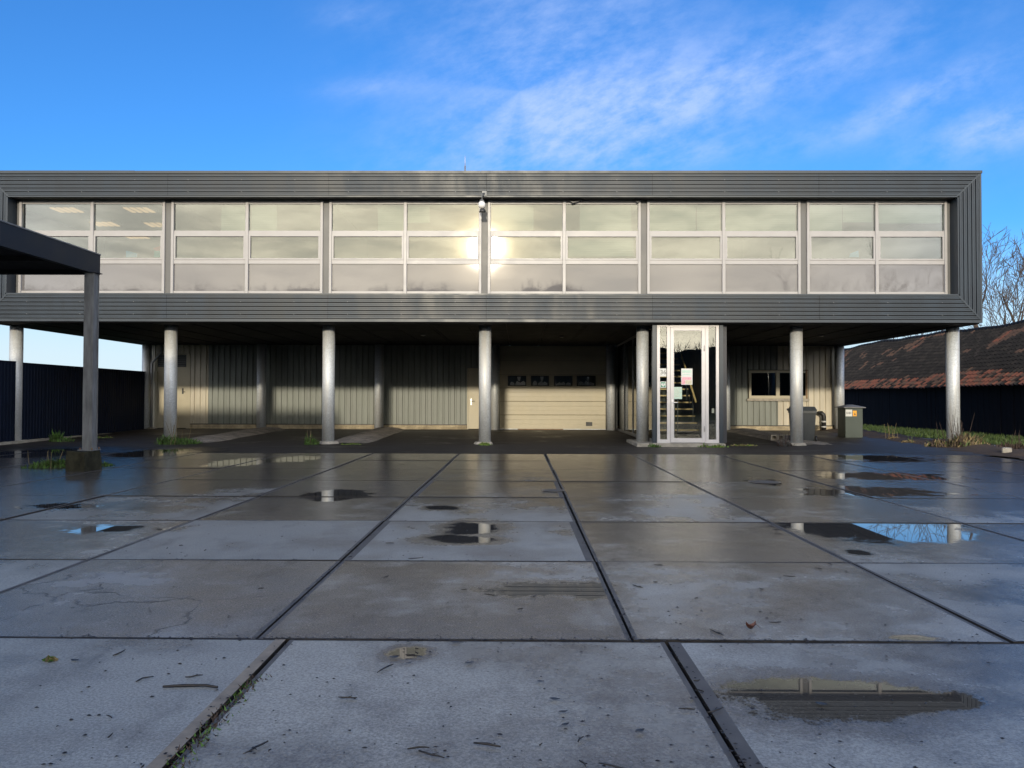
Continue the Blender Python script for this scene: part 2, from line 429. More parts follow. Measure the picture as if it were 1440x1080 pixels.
    if crack:
        vc = t.n('ShaderNodeTexVoronoi', feature='DISTANCE_TO_EDGE')
        wv = t.n('ShaderNodeVectorMath', operation='ADD'); t.put(wv.inputs[0], pos)
        nv_ = t.n('ShaderNodeTexNoise'); t.put(nv_.inputs['Vector'], pos); nv_.inputs['Scale'].default_value = 3.0; nv_.inputs['Detail'].default_value = 5
        sc = t.n('ShaderNodeVectorMath', operation='SCALE'); t.put(sc.inputs[0], nv_.outputs['Color']); sc.inputs['Scale'].default_value = 0.45
        t.put(wv.inputs[1], sc.outputs[0])
        t.put(vc.inputs['Vector'], wv.outputs[0]); vc.inputs['Scale'].default_value = 0.75
        ck = t.m('MULTIPLY', t.ss(vc.outputs['Distance'], 0.009, 0.001), t.ss(n_mid, 0.38, 0.58))
        c = t.mix(t.m('MULTIPLY', ck, 0.55), c, (0.02, 0.018, 0.016))
    c = t.mix(t.m('MULTIPLY', water, 0.6), c, (0.016, 0.015, 0.013))
    t.put(bs.inputs['Base Color'], c)
    rr = t.m('ADD', t.ss(wetness, 0.0, 1.0, r_dry, r_wet), t.m('MULTIPLY', t.m('SUBTRACT', n_mid, 0.5), 0.16))
    rr = t.m('MULTIPLY', rr, t.m('SUBTRACT', 1.0, t.m('MULTIPLY', water, 0.96)))
    t.put(bs.inputs['Roughness'], t.m('MAXIMUM', rr, 0.012))
    bs.inputs['IOR'].default_value = 1.45
    hh = t.m('ADD', t.m('MULTIPLY', n_fine, 0.0016), t.m('MULTIPLY', n_mid, 0.008))
    if crack: hh = t.m('SUBTRACT', hh, t.m('MULTIPLY', ck, 0.006))
    b = t.n('ShaderNodeBump'); b.inputs['Distance'].default_value = 1.0
    t.put(b.inputs['Strength'], t.m('SUBTRACT', 1.0, water))
    t.put(b.inputs['Height'], hh)
    mv = t.n('ShaderNodeMix', data_type='VECTOR')
    t.put(mv.inputs[0], water); t.put(mv.inputs[4], b.outputs[0]); mv.inputs[5].default_value = (0, 0, 1)
    t.put(bs.inputs['Normal'], mv.outputs[1])
    return m
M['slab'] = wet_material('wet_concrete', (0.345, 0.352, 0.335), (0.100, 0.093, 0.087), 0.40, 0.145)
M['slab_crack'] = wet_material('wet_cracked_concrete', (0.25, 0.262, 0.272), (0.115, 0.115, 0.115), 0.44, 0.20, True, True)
M['asphalt'] = wet_material('wet_asphalt', (0.026, 0.022, 0.019), (0.016, 0.0135, 0.011), 0.62, 0.30, False)

# ------------------------------------------------------------------ mesh helper
WO = {}
class MB:
    def __init__(s): s.v = []; s.f = []; s.mi = []; s.sm = []
    def add(s, vs, fs, mi=0, sm=False):
        o = len(s.v); s.v += [tuple(p) for p in vs]
        for f in fs: s.f.append(tuple(i+o for i in f)); s.mi.append(mi); s.sm.append(sm)
        return s
    def box(s, x0, x1, y0, y1, z0, z1, mi=0):
        return s.add([(x0, y0, z0), (x1, y0, z0), (x1, y1, z0), (x0, y1, z0), (x0, y0, z1), (x1, y0, z1), (x1, y1, z1), (x0, y1, z1)],
                     [(0, 3, 2, 1), (4, 5, 6, 7), (0, 1, 5, 4), (1, 2, 6, 5), (2, 3, 7, 6), (3, 0, 4, 7)], mi)
    def bbox(s, x0, x1, y0, y1, z0, z1, b=0.006, mi=0):
        """box with chamfered vertical edges and top"""
        pts = [(x0+b, y0), (x1-b, y0), (x1, y0+b), (x1, y1-b), (x1-b, y1), (x0+b, y1), (x0, y1-b), (x0, y0+b)]
        cx, cyy = (x0+x1)/2, (y0+y1)/2
        top = [(x+(b if x < cx else -b), y+(b if y < cyy else -b)) for x, y in pts]
        vs = [(x, y, z0) for x, y in pts]+[(x, y, z1-b) for x, y in pts]+[(x, y, z1) for x, y in top]
        fs = [tuple(range(7, -1, -1)), tuple(range(16, 24))]
        for k in range(2):
            for i in range(8): j = (i+1) % 8; fs.append((k*8+i, k*8+j, k*8+8+j, k*8+8+i))
        return s.add(vs, fs, mi)
    def tube(s, pts, rs, n=8, mi=0, cap=True, sm=True):
        pts = [Vector(p) for p in pts]
        if not isinstance(rs, (list, tuple)): rs = [rs]*len(pts)
        vs = []; fs = []
        for i, p in enumerate(pts):
            d = (pts[min(i+1, len(pts)-1)]-pts[max(i-1, 0)]).normalized()
            a = d.cross(Vector((0, 0, 1)) if abs(d.z) < 0.9 else Vector((1, 0, 0))).normalized(); b = d.cross(a)
            for k in range(n):
                q = p+(a*math.cos(2*math.pi*k/n)+b*math.sin(2*math.pi*k/n))*rs[i]
                vs.append(q)
        for i in range(len(pts)-1):
            for k in range(n):
                k2 = (k+1) % n
                fs.append((i*n+k, i*n+k2, (i+1)*n+k2, (i+1)*n+k))
        s.add(vs, fs, mi, sm)
        if cap:
            o = len(s.v)-len(vs)
            s.f.append(tuple(o+k for k in range(n-1, -1, -1))); s.mi.append(mi); s.sm.append(False)
            s.f.append(tuple(o+(len(pts)-1)*n+k for k in range(n))); s.mi.append(mi); s.sm.append(False)
        return s
    def sphere(s, c, r, n=12, m=8, mi=0, sq=(1, 1, 1)):
        vs = []; fs = []
        for i in range(m+1):
            t_ = math.pi*i/m
            for k in range(n):
                a = 2*math.pi*k/n
                vs.append((c[0]+r*sq[0]*math.sin(t_)*math.cos(a), c[1]+r*sq[1]*math.sin(t_)*math.sin(a), c[2]+r*sq[2]*math.cos(t_)))
        for i in range(m):
            for k in range(n):
                k2 = (k+1) % n
                fs.append((i*n+k, (i+1)*n+k, (i+1)*n+k2, i*n+k2))
        return s.add(vs, fs, mi, True)
    def rot(s, c, ang, tilt=0):
        ca, sa = math.cos(ang), math.sin(ang)
        s.v = [(c[0]+(x-c[0])*ca-(y-c[1])*sa, c[1]+(x-c[0])*sa+(y-c[1])*ca, z) for x, y, z in s.v]
        return s
    def build(s, name, mats, parent=None, origin=None):
        if not isinstance(mats, (list, tuple)): mats = [mats]
        me = bpy.data.meshes.new(name)
        if origin is None:
            xs = [p[0] for p in s.v]; ys = [p[1] for p in s.v]; zs = [p[2] for p in s.v]
            origin = ((min(xs)+max(xs))/2, (min(ys)+max(ys))/2, min(zs))
        ox, oy, oz = origin
        me.from_pydata([(x-ox, y-oy, z-oz) for x, y, z in s.v], [], s.f)
        for m_ in mats: me.materials.append(m_)
        me.polygons.foreach_set('material_index', s.mi)
        me.polygons.foreach_set('use_smooth', s.sm)
        me.update()
        o = bpy.data.objects.new(name, me)
        return link(o, Vector(origin), parent)
def link(o, wpos, parent=None):
    col.objects.link(o)
    WO[o.name] = Vector(wpos)
    o.parent = parent
    o.location = Vector(wpos)-(WO[parent.name] if parent else Vector((0, 0, 0)))
    return o
def empty(name, loc, label, cat, group=None):
    o = bpy.data.objects.new(name, None); o.empty_display_size = 0.2
    link(o, Vector(loc)); return tag(o, label, cat, group)
def tag(o, label=None, cat=None, group=None, kind=None):
    if label: o['label'] = label
    if cat: o['category'] = cat
    if group: o['group'] = group
    if kind: o['kind'] = kind
    return o
def box_obj(name, mat, parent, *b, bev=None):
    mb = MB()
    mb.bbox(*b, b=bev) if bev else mb.box(*b)
    return mb.build(name, mat, parent)

# ================================================================== GROUND
def gz(y):             # ground profile: flat yard, a slight rise under the building
    if y < 21.5: return 0.0
    return min(0.11, 0.11*(y-21.5)/7.5)
g = MB(); g.add([(-700, -700, -0.14), (700, -700, -0.14), (700, 900, -0.14), (-700, 900, -0.14)], [(0, 1, 2, 3)])
tag(g.build('ground', M['field']), kind='structure')
ROW0 = 4.13; PITCH = 1.99; YA = ROW0+7*PITCH     # asphalt begins
b = MB(); b.box(-15.4, 11.2, -4.0, YA-0.01, -0.10, -0.035)
yard = tag(b.build('paved_yard', M['soil']), kind='structure')
def slab_mesh(name, mats, ei=0.966):
    mb = MB()
    xs = [-0.991, -ei, ei, 0.991]; ys = [-0.988, -0.974, 0.974, 0.988]
    vs = [(x, y, 0) for y in ys for x in xs]
    fs = []; mi = []
    for j in range(3):
        for i in range(3):
            a = j*4+i; fs.append((a, a+1, a+5, a+4)); mi.append(0 if (i == 1 and j == 1) else 1 if i != 1 else 2)
    for f, k in zip(fs, mi): mb.add([vs[q] for q in f], [(0, 1, 2, 3)], k)
    c = [(-0.991, -0.988), (0.991, -0.988), (0.991, 0.988), (-0.991, 0.988)]
    for i in range(4):
        (xa, ya), (xb, yb) = c[i], c[(i+1) % 4]
        mb.add([(xa, ya, -0.07), (xb, yb, -0.07), (xb, yb, 0), (xa, ya, 0)], [(0, 1, 2, 3)], 2)
    me = bpy.data.meshes.new(name)
    me.from_pydata(mb.v, [], mb.f)
    for m_ in mats: me.materials.append(m_)
    me.polygons.foreach_set('material_index', mb.mi)
    me.update()
    return me
sm_a = slab_mesh('concrete_slab', [M['slab'], M['edge'], M['edge_dirt']])
sm_b = slab_mesh('concrete_slab_tan', [M['slab'], M['edge_tan'], M['edge_dirt']], 0.935)
sm_w = slab_mesh('concrete_slab_wide_edge', [M['slab'], M['edge'], M['edge_dirt']], 0.928)
sm_c = slab_mesh('concrete_slab_cracked', [M['slab_crack'], M['edge'], M['edge_dirt']])
for j in range(-3, 7):
    for k in range(-7, 6):
        x = 0.605-1.0+2.0*k; y = ROW0+PITCH*(j+0.5)
        if j == -1: x += 0.175
        if j < -1: x += 0.1
        me = sm_b if (j == -1 and k == -1) else sm_c if (j == 0 and k == -1) else sm_w if (j == -1 and k == 1) or (k == 0 and j in (1, 3)) else sm_a
        o = bpy.data.objects.new('concrete_slab', me)
        link(o, (x+rnd.uniform(-.006, .006), y+rnd.uniform(-.006, .006), rnd.uniform(-0.005, 0.004)), yard)
        o.rotation_euler = (R(rnd.uniform(-.12, .12)), R(rnd.uniform(-.12, .12)), R(rnd.uniform(-.25, .25)))
# asphalt apron
a = MB(); ysl = [YA, 21.5, 24, 26.5, 29, 29.9]
vs = []; fs = []
for y in ysl: vs += [(-15.6, y, gz(y)-0.004), (12.9 if y > 20 else 11.6, y, gz(y)-0.004)]
for i in range(len(ysl)-1): fs.append((2*i, 2*i+1, 2*i+3, 2*i+2))
a.add(vs, fs)
tag(a.build('asphalt_apron', M['asphalt']), kind='structure')
# side path, verge
a = MB(); a.box(11.4, 13.75, -5, 70, -0.12, -0.012); tag(a.build('path', M['path']), kind='structure')
a = MB(); a.box(13.78, 17.0, -5, 70, -0.12, 0.0); tag(a.build('grass_bank', M['field']), kind='structure')
bl = MB()
r2 = random.Random(3)
for i in range(16000):
    y = 17+35*r2.random()**1.4; x = r2.uniform(13.72, 17.0); h = r2.uniform(0.04, 0.14); wd = r2.uniform(0.012, 0.03)
    an = r2.uniform(0, 6.28); lx, ly = r2.uniform(-.05, .05), r2.uniform(-.05, .05)
    bl.add([(x-wd*math.cos(an), y-wd*math.sin(an), 0), (x+wd*math.cos(an), y+wd*math.sin(an), 0), (x+lx, y+ly, h)], [(0, 1, 2)])
tag(bl.build('verge_grass', M['grass']), 'low green grass along the foot of the black barn', 'grass', kind='stuff')
# soil and litter strip between yard and path
a = MB(); r2 = random.Random(5)
n = 40; vs = []; fs = []
for i in range(n+1):
    y = 15.5+14.5*i/n; xc = 12.3 if y > 20 else 11.9
    xs_ = [xc-0.85+r2.uniform(-.18, .1), xc-0.3, xc+0.2, xc+0.6+r2.uniform(-.1, .1)]
    hs = [0.0, 0.06+r2.uniform(-.03, .04), 0.07+r2.uniform(-.03, .05), 0.0]
    for x, h in zip(xs_, hs): vs.append((x, y, h+gz(y)-0.001))
for i in range(n):
    for k in range(3): q = i*4+k; fs.append((q, q+1, q+5, q+4))
a.add(vs, fs); tag(a.build('soil_strip', M['dirt']), kind='structure')

# ================================================================== OFFICE BUILDING
YF = 20.95; YW = 21.30; XL, XR = -14.62, 12.47; XLi, XRi = -13.98, 11.83
ZB, ZT, ZBi, ZTi = 3.372, 7.466, 4.125, 6.77; SOF = 3.33
XM = -0.96
bld = empty('office_building', (XM, 25, 0), 'long dark grey office box raised on round steel columns over a recessed ground floor', 'building')
def ribbed(z0, z1, n):
    """rib profile between z0 and z1 : list of (z, depth)"""
    p = []; h = (z1-z0)/n
    for i in range(n):
        z = z0+i*h
        p += [(z, 0.030), (z+0.17*h, 0.030), (z+0.21*h, 0.0), (z+0.52*h, 0.0), (z+0.56*h, 0.006), (z+0.66*h, 0.006), (z+0.70*h, 0.0), (z+0.97*h, 0.0)]
    p.append((z1, 0.030))
    return p
def hband(z0, z1, n, xl, xr):
    mb = MB(); pr = ribbed(z0, z1, n)
    for (za, da), (zb, db) in zip(pr, pr[1:]):
        mb.add([(xl(za), YF+da, za), (xr(za), YF+da, za), (xr(zb), YF+db, zb), (xl(zb), YF+db, zb)], [(0, 1, 2, 3)], 1 if da == db == 0.030 else 0)
    return mb
def lerp(a_, b_, t_): return a_+(b_-a_)*t_
tl = lambda z: lerp(XLi, XL, (z-ZTi)/(ZT-ZTi)); tr_ = lambda z: lerp(XRi, XR, (z-ZTi)/(ZT-ZTi))
blw = lambda z: lerp(XLi, XL, (ZBi-z)/(ZBi-ZB)); brw = lambda z: lerp(XRi, XR, (ZBi-z)/(ZBi-ZB))
mid = lambda z: XM+0.06
midr = lambda z: XM+0.066
for z0, z1, n, l_, r_ in ((ZTi+0.02, ZT-0.06, 6, tl, mid), (ZTi+0.02, ZT-0.06, 6, midr, tr_), (ZB+0.06, ZBi-0.03, 6, blw, mid), (ZB+0.06, ZBi-0.03, 6, midr, brw)):
    hband(z0, z1, n, l_, r_).build('cladding_panel', [M['clad'], M['slot']], bld)
def vband(x0, x1, n, outer_left):
    mb = MB(); pr = ribbed(x0, x1, n)
    if outer_left: zt = lambda x: lerp(ZTi, ZT, (XLi-x)/(XLi-XL)); zb = lambda x: lerp(ZBi, ZB, (XLi-x)/(XLi-XL))
    else: zt = lambda x: lerp(ZTi, ZT, (x-XRi)/(XR-XRi)); zb = lambda x: lerp(ZBi, ZB, (x-XRi)/(XR-XRi))
    for (xa, da), (xb, db) in zip(pr, pr[1:]):
        mb.add([(xa, YF+da, zb(xa)), (xb, YF+db, zb(xb)), (xb, YF+db, zt(xb)), (xa, YF+da, zt(xa))], [(0, 1, 2, 3)], 1 if da == db == 0.030 else 0)
    return mb
vband(XL+0.05, XLi-0.03, 5, True).build('cladding_panel', [M['clad'], M['slot']], bld)
vband(XRi+0.03, XR-0.05, 5, False).build('cladding_panel', [M['clad'], M['slot']], bld)
def strip(name, x0, x1, y0, y1, z0, z1, mat='trim', parent=bld): return box_obj(name, M[mat], parent, x0, x1, y0, y1, z0, z1)
strip('coping', XL-0.02, -10.5, YF-0.03, YF+0.30, ZT-0.062, ZT+0.012)
strip('coping', -10.495, XM-0.1, YF-0.03, YF+0.30, ZT-0.062, ZT+0.006)
strip('coping', XM-0.095, 5.2, YF-0.03, YF+0.30, ZT-0.062, ZT+0.008)
strip('coping', 5.205, XR+0.02, YF-0.03, YF+0.30, ZT-0.062, ZT+0.012)
strip('bottom_trim', XL, XM+0.06, YF-0.012, YF+0.08, ZB-0.012, ZB+0.062)
strip('bottom_trim', XM+0.065, XR, YF-0.012, YF+0.08, ZB-0.012, ZB+0.060)
strip('head_trim', XLi, XRi, YF-0.012, YF+0.05, ZTi-0.012, ZTi+0.025)
strip('sill_trim', XLi, XRi, YF-0.014, YW+0.02, ZBi-0.032, ZBi+0.006)
strip('corner_trim', XL-0.004, XL+0.05, YF-0.008, YF+0.10, ZB+0.064, ZT-0.064)
strip('corner_trim', XR-0.05, XR+0.004, YF-0.008, YF+0.10, ZB+0.064, ZT-0.064)
strip('reveal_trim', XLi-0.03, XLi, YF-0.006, YW+0.02, ZBi+0.008, ZTi-0.014)
strip('reveal_trim', XRi, XRi+0.03, YF-0.006, YW+0.02, ZBi+0.008, ZTi-0.014)
for (xa, za, xb, zb_) in ((XL+0.03, ZT-0.07, XLi, ZTi+0.02), (XR-0.03, ZT-0.07, XRi, ZTi+0.02), (XL+0.03, ZB+0.07, XLi, ZBi-0.03), (XR-0.03, ZB+0.07, XRi, ZBi-0.03)):
    mb = MB(); d = Vector((xb-xa, 0, zb_-za)).normalized(); nrm = Vector((-d.z, 0, d.x))*0.018
    pa, pb = Vector((xa, 0, za)), Vector((xb, 0, zb_)); vs = []
    for y in (YF-0.006, YF+0.03):
        for p in (pa+nrm, pa-nrm, pb-nrm, pb+nrm): vs.append((p.x, y, p.z))
    mb.add(vs, [(0, 1, 2, 3), (4, 7, 6, 5), (0, 4, 5, 1), (1, 5, 6, 2), (2, 6, 7, 3), (3, 7, 4, 0)])
    mb.build('mitre_trim', M['trim'], bld)
fx = MB()
x = XL+1.2
while x < XR-1.0:
    for z in (ZTi+0.135, ZTi+0.46, ZB+0.19, ZB+0.53):
        fx.tube([(x, YF-0.004, z), (x, YF+0.004, z)], 0.011, 6)
    x += 1.46
tag(fx.build('fastener', M['galv_dark'], bld), kind='stuff')
for xl_ in (-9.6, -5.2, 3.6, 8.1):
    for za_, zc_ in ((ZTi+0.03, ZT-0.07), (ZB+0.066, ZBi-0.036)):
        strip('sheet_lap', xl_, xl_+0.006, YF-0.0025, YF+0.028, za_, zc_, 'slot')
# body of the box
YB = 29.95
strip('window_head', XLi, XRi, YF+0.05, YW+0.14, ZTi, ZTi+0.06, 'gap')
strip('roof', XL+0.02, XR-0.02, YF+0.31, YB, ZT-0.16, ZT-0.06, 'gap')
strip('back_wall', XL+0.02, XR-0.02, YB-0.12, YB, SOF+0.02, ZT-0.17, 'clad')
strip('side_wall', XL+0.01, XL+0.12, YF+0.11, YB-0.13, SOF+0.02, ZT-0.17, 'clad')
strip('side_wall', XR-0.12, XR-0.01, YF+0.11, YB-0.13, SOF+0.02, ZT-0.17, 'clad')
mb = MB(); x = XL+0.03
while x < XR-0.05:                                   # soffit sheets with a small lap
    x2 = min(x+1.095, XR-0.03)
    mb.box(x, x2-0.012, YF+0.09, YB-0.01, SOF, SOF+0.018)
    mb.box(x+0.05, x+0.09, YF+0.09, YB-0.01, SOF-0.012, SOF-0.001)
    x = x2
tag(mb.build('soffit', M['soffit'], bld), kind='stuff')
strip('soffit_deck', XL+0.13, XR-0.13, YF+0.12, YB-0.13, SOF+0.03, SOF+0.2, 'gap')
# offices behind the glass
strip('office_floor', XL+0.13, XR-0.13, YW+0.12, YB-0.13, 3.98, 4.05, 'int_floor')
strip('office_ceiling', XL+0.13, XR-0.13, YW+0.12, YB-0.13, 6.80, 6.86, 'int_ceil')
strip('office_wall', XL+0.13, XR-0.13, 26.9, 27.0, 4.06, 6.79, 'int_wall')
for k in (-2, -1, 0, 1, 2):
    xx = XM+4.385*k
    strip('partition', xx-0.05, xx+0.05, YW+0.16, 26.88, 4.06, 6.79, 'int_wall')

# ---- the band of windows
posts = [XM+4.385*k for k in range(-2, 3)]
bays = []
xs0 = XLi+0.10
for p in posts: bays.append((xs0, p-0.085)); xs0 = p+0.085
bays.append((xs0, XRi-0.10))
for p in posts: strip('window_post', p-0.082, p+0.082, YW+0.02, YW+0.14, ZBi+0.008, ZTi-0.002, 'post_dark')
strip('window_post', XLi+0.002, XLi+0.097, YW+0.03, YW+0.14, ZBi+0.008, ZTi-0.002, 'post_dark')
strip('window_post', XRi-0.097, XRi-0.002, YW+0.03, YW+0.14, ZBi+0.008, ZTi-0.002, 'post_dark')
zr = [ZBi+0.02, ZBi+0.115, 4.995, 5.105, 5.80, 5.915, 6.66, 6.755]   # sill, glass3, t2, glass2, t1, glass1, head
blind_plan = {0: [], 1: [(0, 0.62, 1.0, 0.02, 1), (1, 0.0, 0.36, 0.02, 1)], 2: [(0, 0.62, 0.98, 0.0, 1), (1, 0.0, 0.3, 0.35, 1)],
              3: [(0, 0.02, 0.6, 0.1, 1), (1, 0.2, 0.92, 0.0, 1), (1, 0.05, 0.95, 0.2, 0)], 4: [(0, 0.0, 0.66, 0.02, 1), (0, 0.68, 1.0, 0.0, 1), (1, 0.0, 1.0, 0.02, 1)],
              5: [(0, 0.0, 0.54, 0.02, 1), (0, 0.56, 1.0, 0.40, 1), (1, 0.0, 1.0, 0.35, 1)]}
for bi, (x0, x1) in enumerate(bays):
    xm = (x0+x1)/2; y0, y1 = YW, YW+0.09; fw = 0.075
    mb = MB()
    mb.bbox(x0, x0+fw, y0-0.03, y1, zr[0], zr[7], 0.008); mb.bbox(x1-fw, x1, y0-0.03, y1, zr[0], zr[7], 0.008)
    mb.bbox(xm-0.045, xm+0.045, y0-0.03, y1, zr[0], zr[7], 0.008)
    for xa, xb in ((x0+fw, xm-0.045), (xm+0.045, x1-fw)):
        mb.box(xa, xb, y0, y1, zr[0], zr[1]); mb.box(xa, xb, y0, y1, zr[2], zr[3]); mb.box(xa, xb, y0, y1, zr[4], zr[5]); mb.box(xa, xb, y0, y1, zr[6], zr[7])
    fr = mb.build('window', M['frame'], bld)
    for si, (xa, xb) in enumerate(((x0+fw, xm-0.045), (xm+0.045, x1-fw))):
        s_ = MB()                                     # casement round the middle light
        for q in (s_.box(xa+0.003, xa+0.05, y0-0.014, y0+0.05, zr[3]+0.003, zr[4]-0.003), s_.box(xb-0.05, xb-0.003, y0-0.014, y0+0.05, zr[3]+0.003, zr[4]-0.003),
                  s_.box(xa+0.051, xb-0.051, y0-0.014, y0+0.05, zr[3]+0.003, zr[3]+0.045), s_.box(xa+0.051, xb-0.051, y0-0.014, y0+0.05, zr[4]-0.045, zr[4]-0.003)): pass
        s_.build('casement', M['frame'], fr)
        for (za, zb_, mt) in ((zr[1], zr[2], 'spandrel'), (zr[3]+0.045, zr[4]-0.045, 'glass'), (zr[5], zr[6], 'glass')):
            ia = 0.05 if mt == 'glass' and za < 5.5 else 0.0
            box_obj('pane', M[mt], fr, xa+ia+0.001, xb-ia-0.001, y0+0.03, y0+0.042, za+0.001, zb_-0.001)
        for (sd_, ta, tb, drop, row) in blind_plan[bi]:
            if sd_ != si: continue
            za, zb_ = (zr[5]-0.02, zr[6]+0.02) if row else (zr[3], zr[4])
            za = za+(zb_-za)*drop
            box_obj('blind', M['blind'], fr, lerp(xa, xb, ta), lerp(xa, xb, tb), y1+0.10+0.03*ta, y1+0.112+0.03*ta, za, zb_)
    box_obj('spandrel_back', M['gap'], fr, x0, x1, y1+0.01, y1+0.03, zr[0], zr[2]+0.03)
# lit ceiling lamps
for px, py in ((95, 295), (197, 295), (148, 315), (224, 316), (192, 333), (846, 298), (940, 298)):
    Yl = (6.70-EYE)*FPX/(561-py); xl = PX(px, Yl, py)
    mb = MB()
    for q in range(4): mb.box(xl-0.36+q*0.19, xl-0.25+q*0.19, Yl-0.28, Yl+0.28, 6.70, 6.72)
    ho = mb.build('office_lamp', M['lamp'], bld)
    box_obj('lamp_housing', M['int_ceil'], ho, xl-0.40, xl+0.39, Yl-0.30, Yl+0.30, 6.725, 6.795)
# ---- columns
cols = [PX(p_, 21.92, 540) for p_ in (22.3, 240, 462, 682, 903.5, 1120, 1340)]
def column(x, y, z0, z1, r, name='column'):
    mb = MB(); mb.tube([(x, y, z0), (x, y, z1)], r, 28)
    if name == 'column':
        mb.tube([(x, y, z0+2.62), (x, y, z0+2.632)], r+0.003, 28)
    return mb.build(name, M['galv'], bld)
for i, x in enumerate(cols):
    yF = 21.92
    column(x, yF, 0.06, SOF-0.005, 0.172)
    column(PX((206, 367.5, 533, 696, 859, 1020.5, 1180.5)[i], 29.36, 560), 29.36, 0.1, SOF-0.005, 0.172)
    if i not in (4,):
        mb = MB(); s_ = 0.26; r2 = random.Random(i)
        pts = [(x+s_*(1+r2.uniform(-.15, .3))*math.cos(a_), yF-0.02+s_*(1+r2.uniform(-.15, .3))*math.sin(a_)) for a_ in [q*math.pi/5 for q in range(10)]]
        mb.add([(p[0], p[1], -0.02) for p in pts]+[(x+(p[0]-x)*.8, yF+(p[1]-yF)*.8, 0.07) for p in pts]+[(x, yF, 0.075)],
               [(q, (q+1) % 10, 10+(q+1) % 10, 10+q) for q in range(10)]+[(10+q, 10+(q+1) % 10, 20) for q in range(10)])
        mb.build('column_footing', M['concrete_old'], bld)
# paver strips linking front and rear columns
for i in (1, 2, 5):
    x = cols[i]; mb = MB(); vs = []; fs = []; r2 = random.Random(50+i); n = 14
    for k in range(n+1):
        y = 22.0+7.0*k/n
        for q, (ox, oz) in enumerate(((-0.55, -0.01), (-0.32, 0.07), (0, 0.1), (0.32, 0.07), (0.55, -0.01))):
            ex = 0.5 if k > 0 else 0.3
            vs.append((x+0.5+ox*(0.7+ex)+r2.uniform(-.04, .04), y, gz(y)+oz*min(1, k/2.0)+(r2.uniform(-.015, .015) if oz > 0 else 0)))
    for k in range(n):
        for q in range(4): a_ = k*5+q; fs.append((a_, a_+1, a_+6, a_+5))
    mb.add(vs, fs); tag(mb.build('paver_strip', M['pavers']), kind='structure')

# ---- ground floor rear wall
WY = 29.70
def vsheet(x0, x1, z0, z1, pitch=0.222, y=WY, d=0.035):
    mb = MB(); x = x0; first = True
    pts = []
    while x < x1-0.02:
        p = min(pitch, x1-x)
        pts += [(x, y), (x+0.62*p, y), (x+0.70*p, y+d), (x+0.92*p, y+d)]
        x += p
    pts.append((x1, y))
    for (xa, ya), (xb, yb) in zip(pts, pts[1:]):
        mb.add([(xa, ya, z0), (xb, yb, z0), (xb, yb, z1), (xa, ya, z1)], [(0, 1, 2, 3)])
    return mb
zpl = 0.30; GR = 0.11
xd0, xd1 = PX(221, WY), PX(266, WY)                     # louvred door
xc1 = PX(293, WY)
xp0, xp1 = PX(659, WY), PX(659, WY)+0.98                # personnel door
xg0, xg1 = PX(703, WY), PX(852, WY)                     # garage door
xv0, xv1 = 3.72, 5.60                                   # glazed hall
xw0, xw1 = PX(1053, WY), PX(1136, WY)                   # window
zw0, zw1 = PZ(560.5, WY, 1090), PZ(521, WY, 1090)
xcr = PX(1094, WY)
WL, WR = -14.1, 12.15
def panel(x0, x1, z0, z1, mat):
    o = vsheet(x0, x1, z0, z1).build('wall_sheet', M[mat], bld); return o
zdl = PZ(499, WY, 245)
panel(WL, xd0-0.05, GR, SOF, 'wall_cream')
panel(xd0-0.05, xd1+0.05, zdl+0.05, SOF, 'wall_cream')
panel(xd1+0.05, xc1, zpl, SOF, 'wall_cream')
panel(xc1, xp0-0.06, zpl, SOF, 'wall_grey')
zpt = PZ(519.5, WY, 665)
panel(xp0-0.06, xp1+0.06, zpt+0.06, SOF, 'wall_grey')
zgt = PZ(486, WY, 780)
panel(xg1+0.12, xv0-0.05, zpl, SOF, 'wall_grey')
panel(xv1+0.05, xw0-0.03, zpl, SOF, 'wall_grey')
panel(xw0-0.03, xcr, zpl, zw0-0.10, 'wall_grey'); panel(xw0-0.03, xcr, zw1+0.03, SOF, 'wall_grey')
panel(xcr, xw1+0.03, zpl, zw0-0.10, 'wall_cream'); panel(xcr, xw1+0.03, zw1+0.03, SOF, 'wall_cream')
panel(xw1+0.03, WR, zpl, SOF, 'wall_cream')
strip('wall_core', WL+0.05, xg0-0.11, WY+0.12, WY+0.2, 0, SOF-0.01, 'gap')
strip('wall_core', xg1+0.13, WR-0.05, WY+0.14, WY+0.2, 0, SOF-0.01, 'gap')
strip('wall_return', WR, WR+0.05, WY-0.01, WY+0.24, 0.05, SOF-0.005, 'wall_cream')
strip('wall_return', WL-0.05, WL, WY-0.01, WY+0.24, 0.05, SOF-0.005, 'wall_cream')
for xa, xb in ((xd1+0.06, xp0-0.07), (xg1+0.13, xv0-0.06), (xv1+0.06, WR-0.01)):
    strip('brick_plinth', xa, xb, WY-0.05, WY+0.10, 0.0, zpl-0.03, 'plinth')
    strip('plinth_flashing', xa, xb, WY-0.06, WY-0.002, zpl-0.028, zpl-0.005, 'bolt_dark')
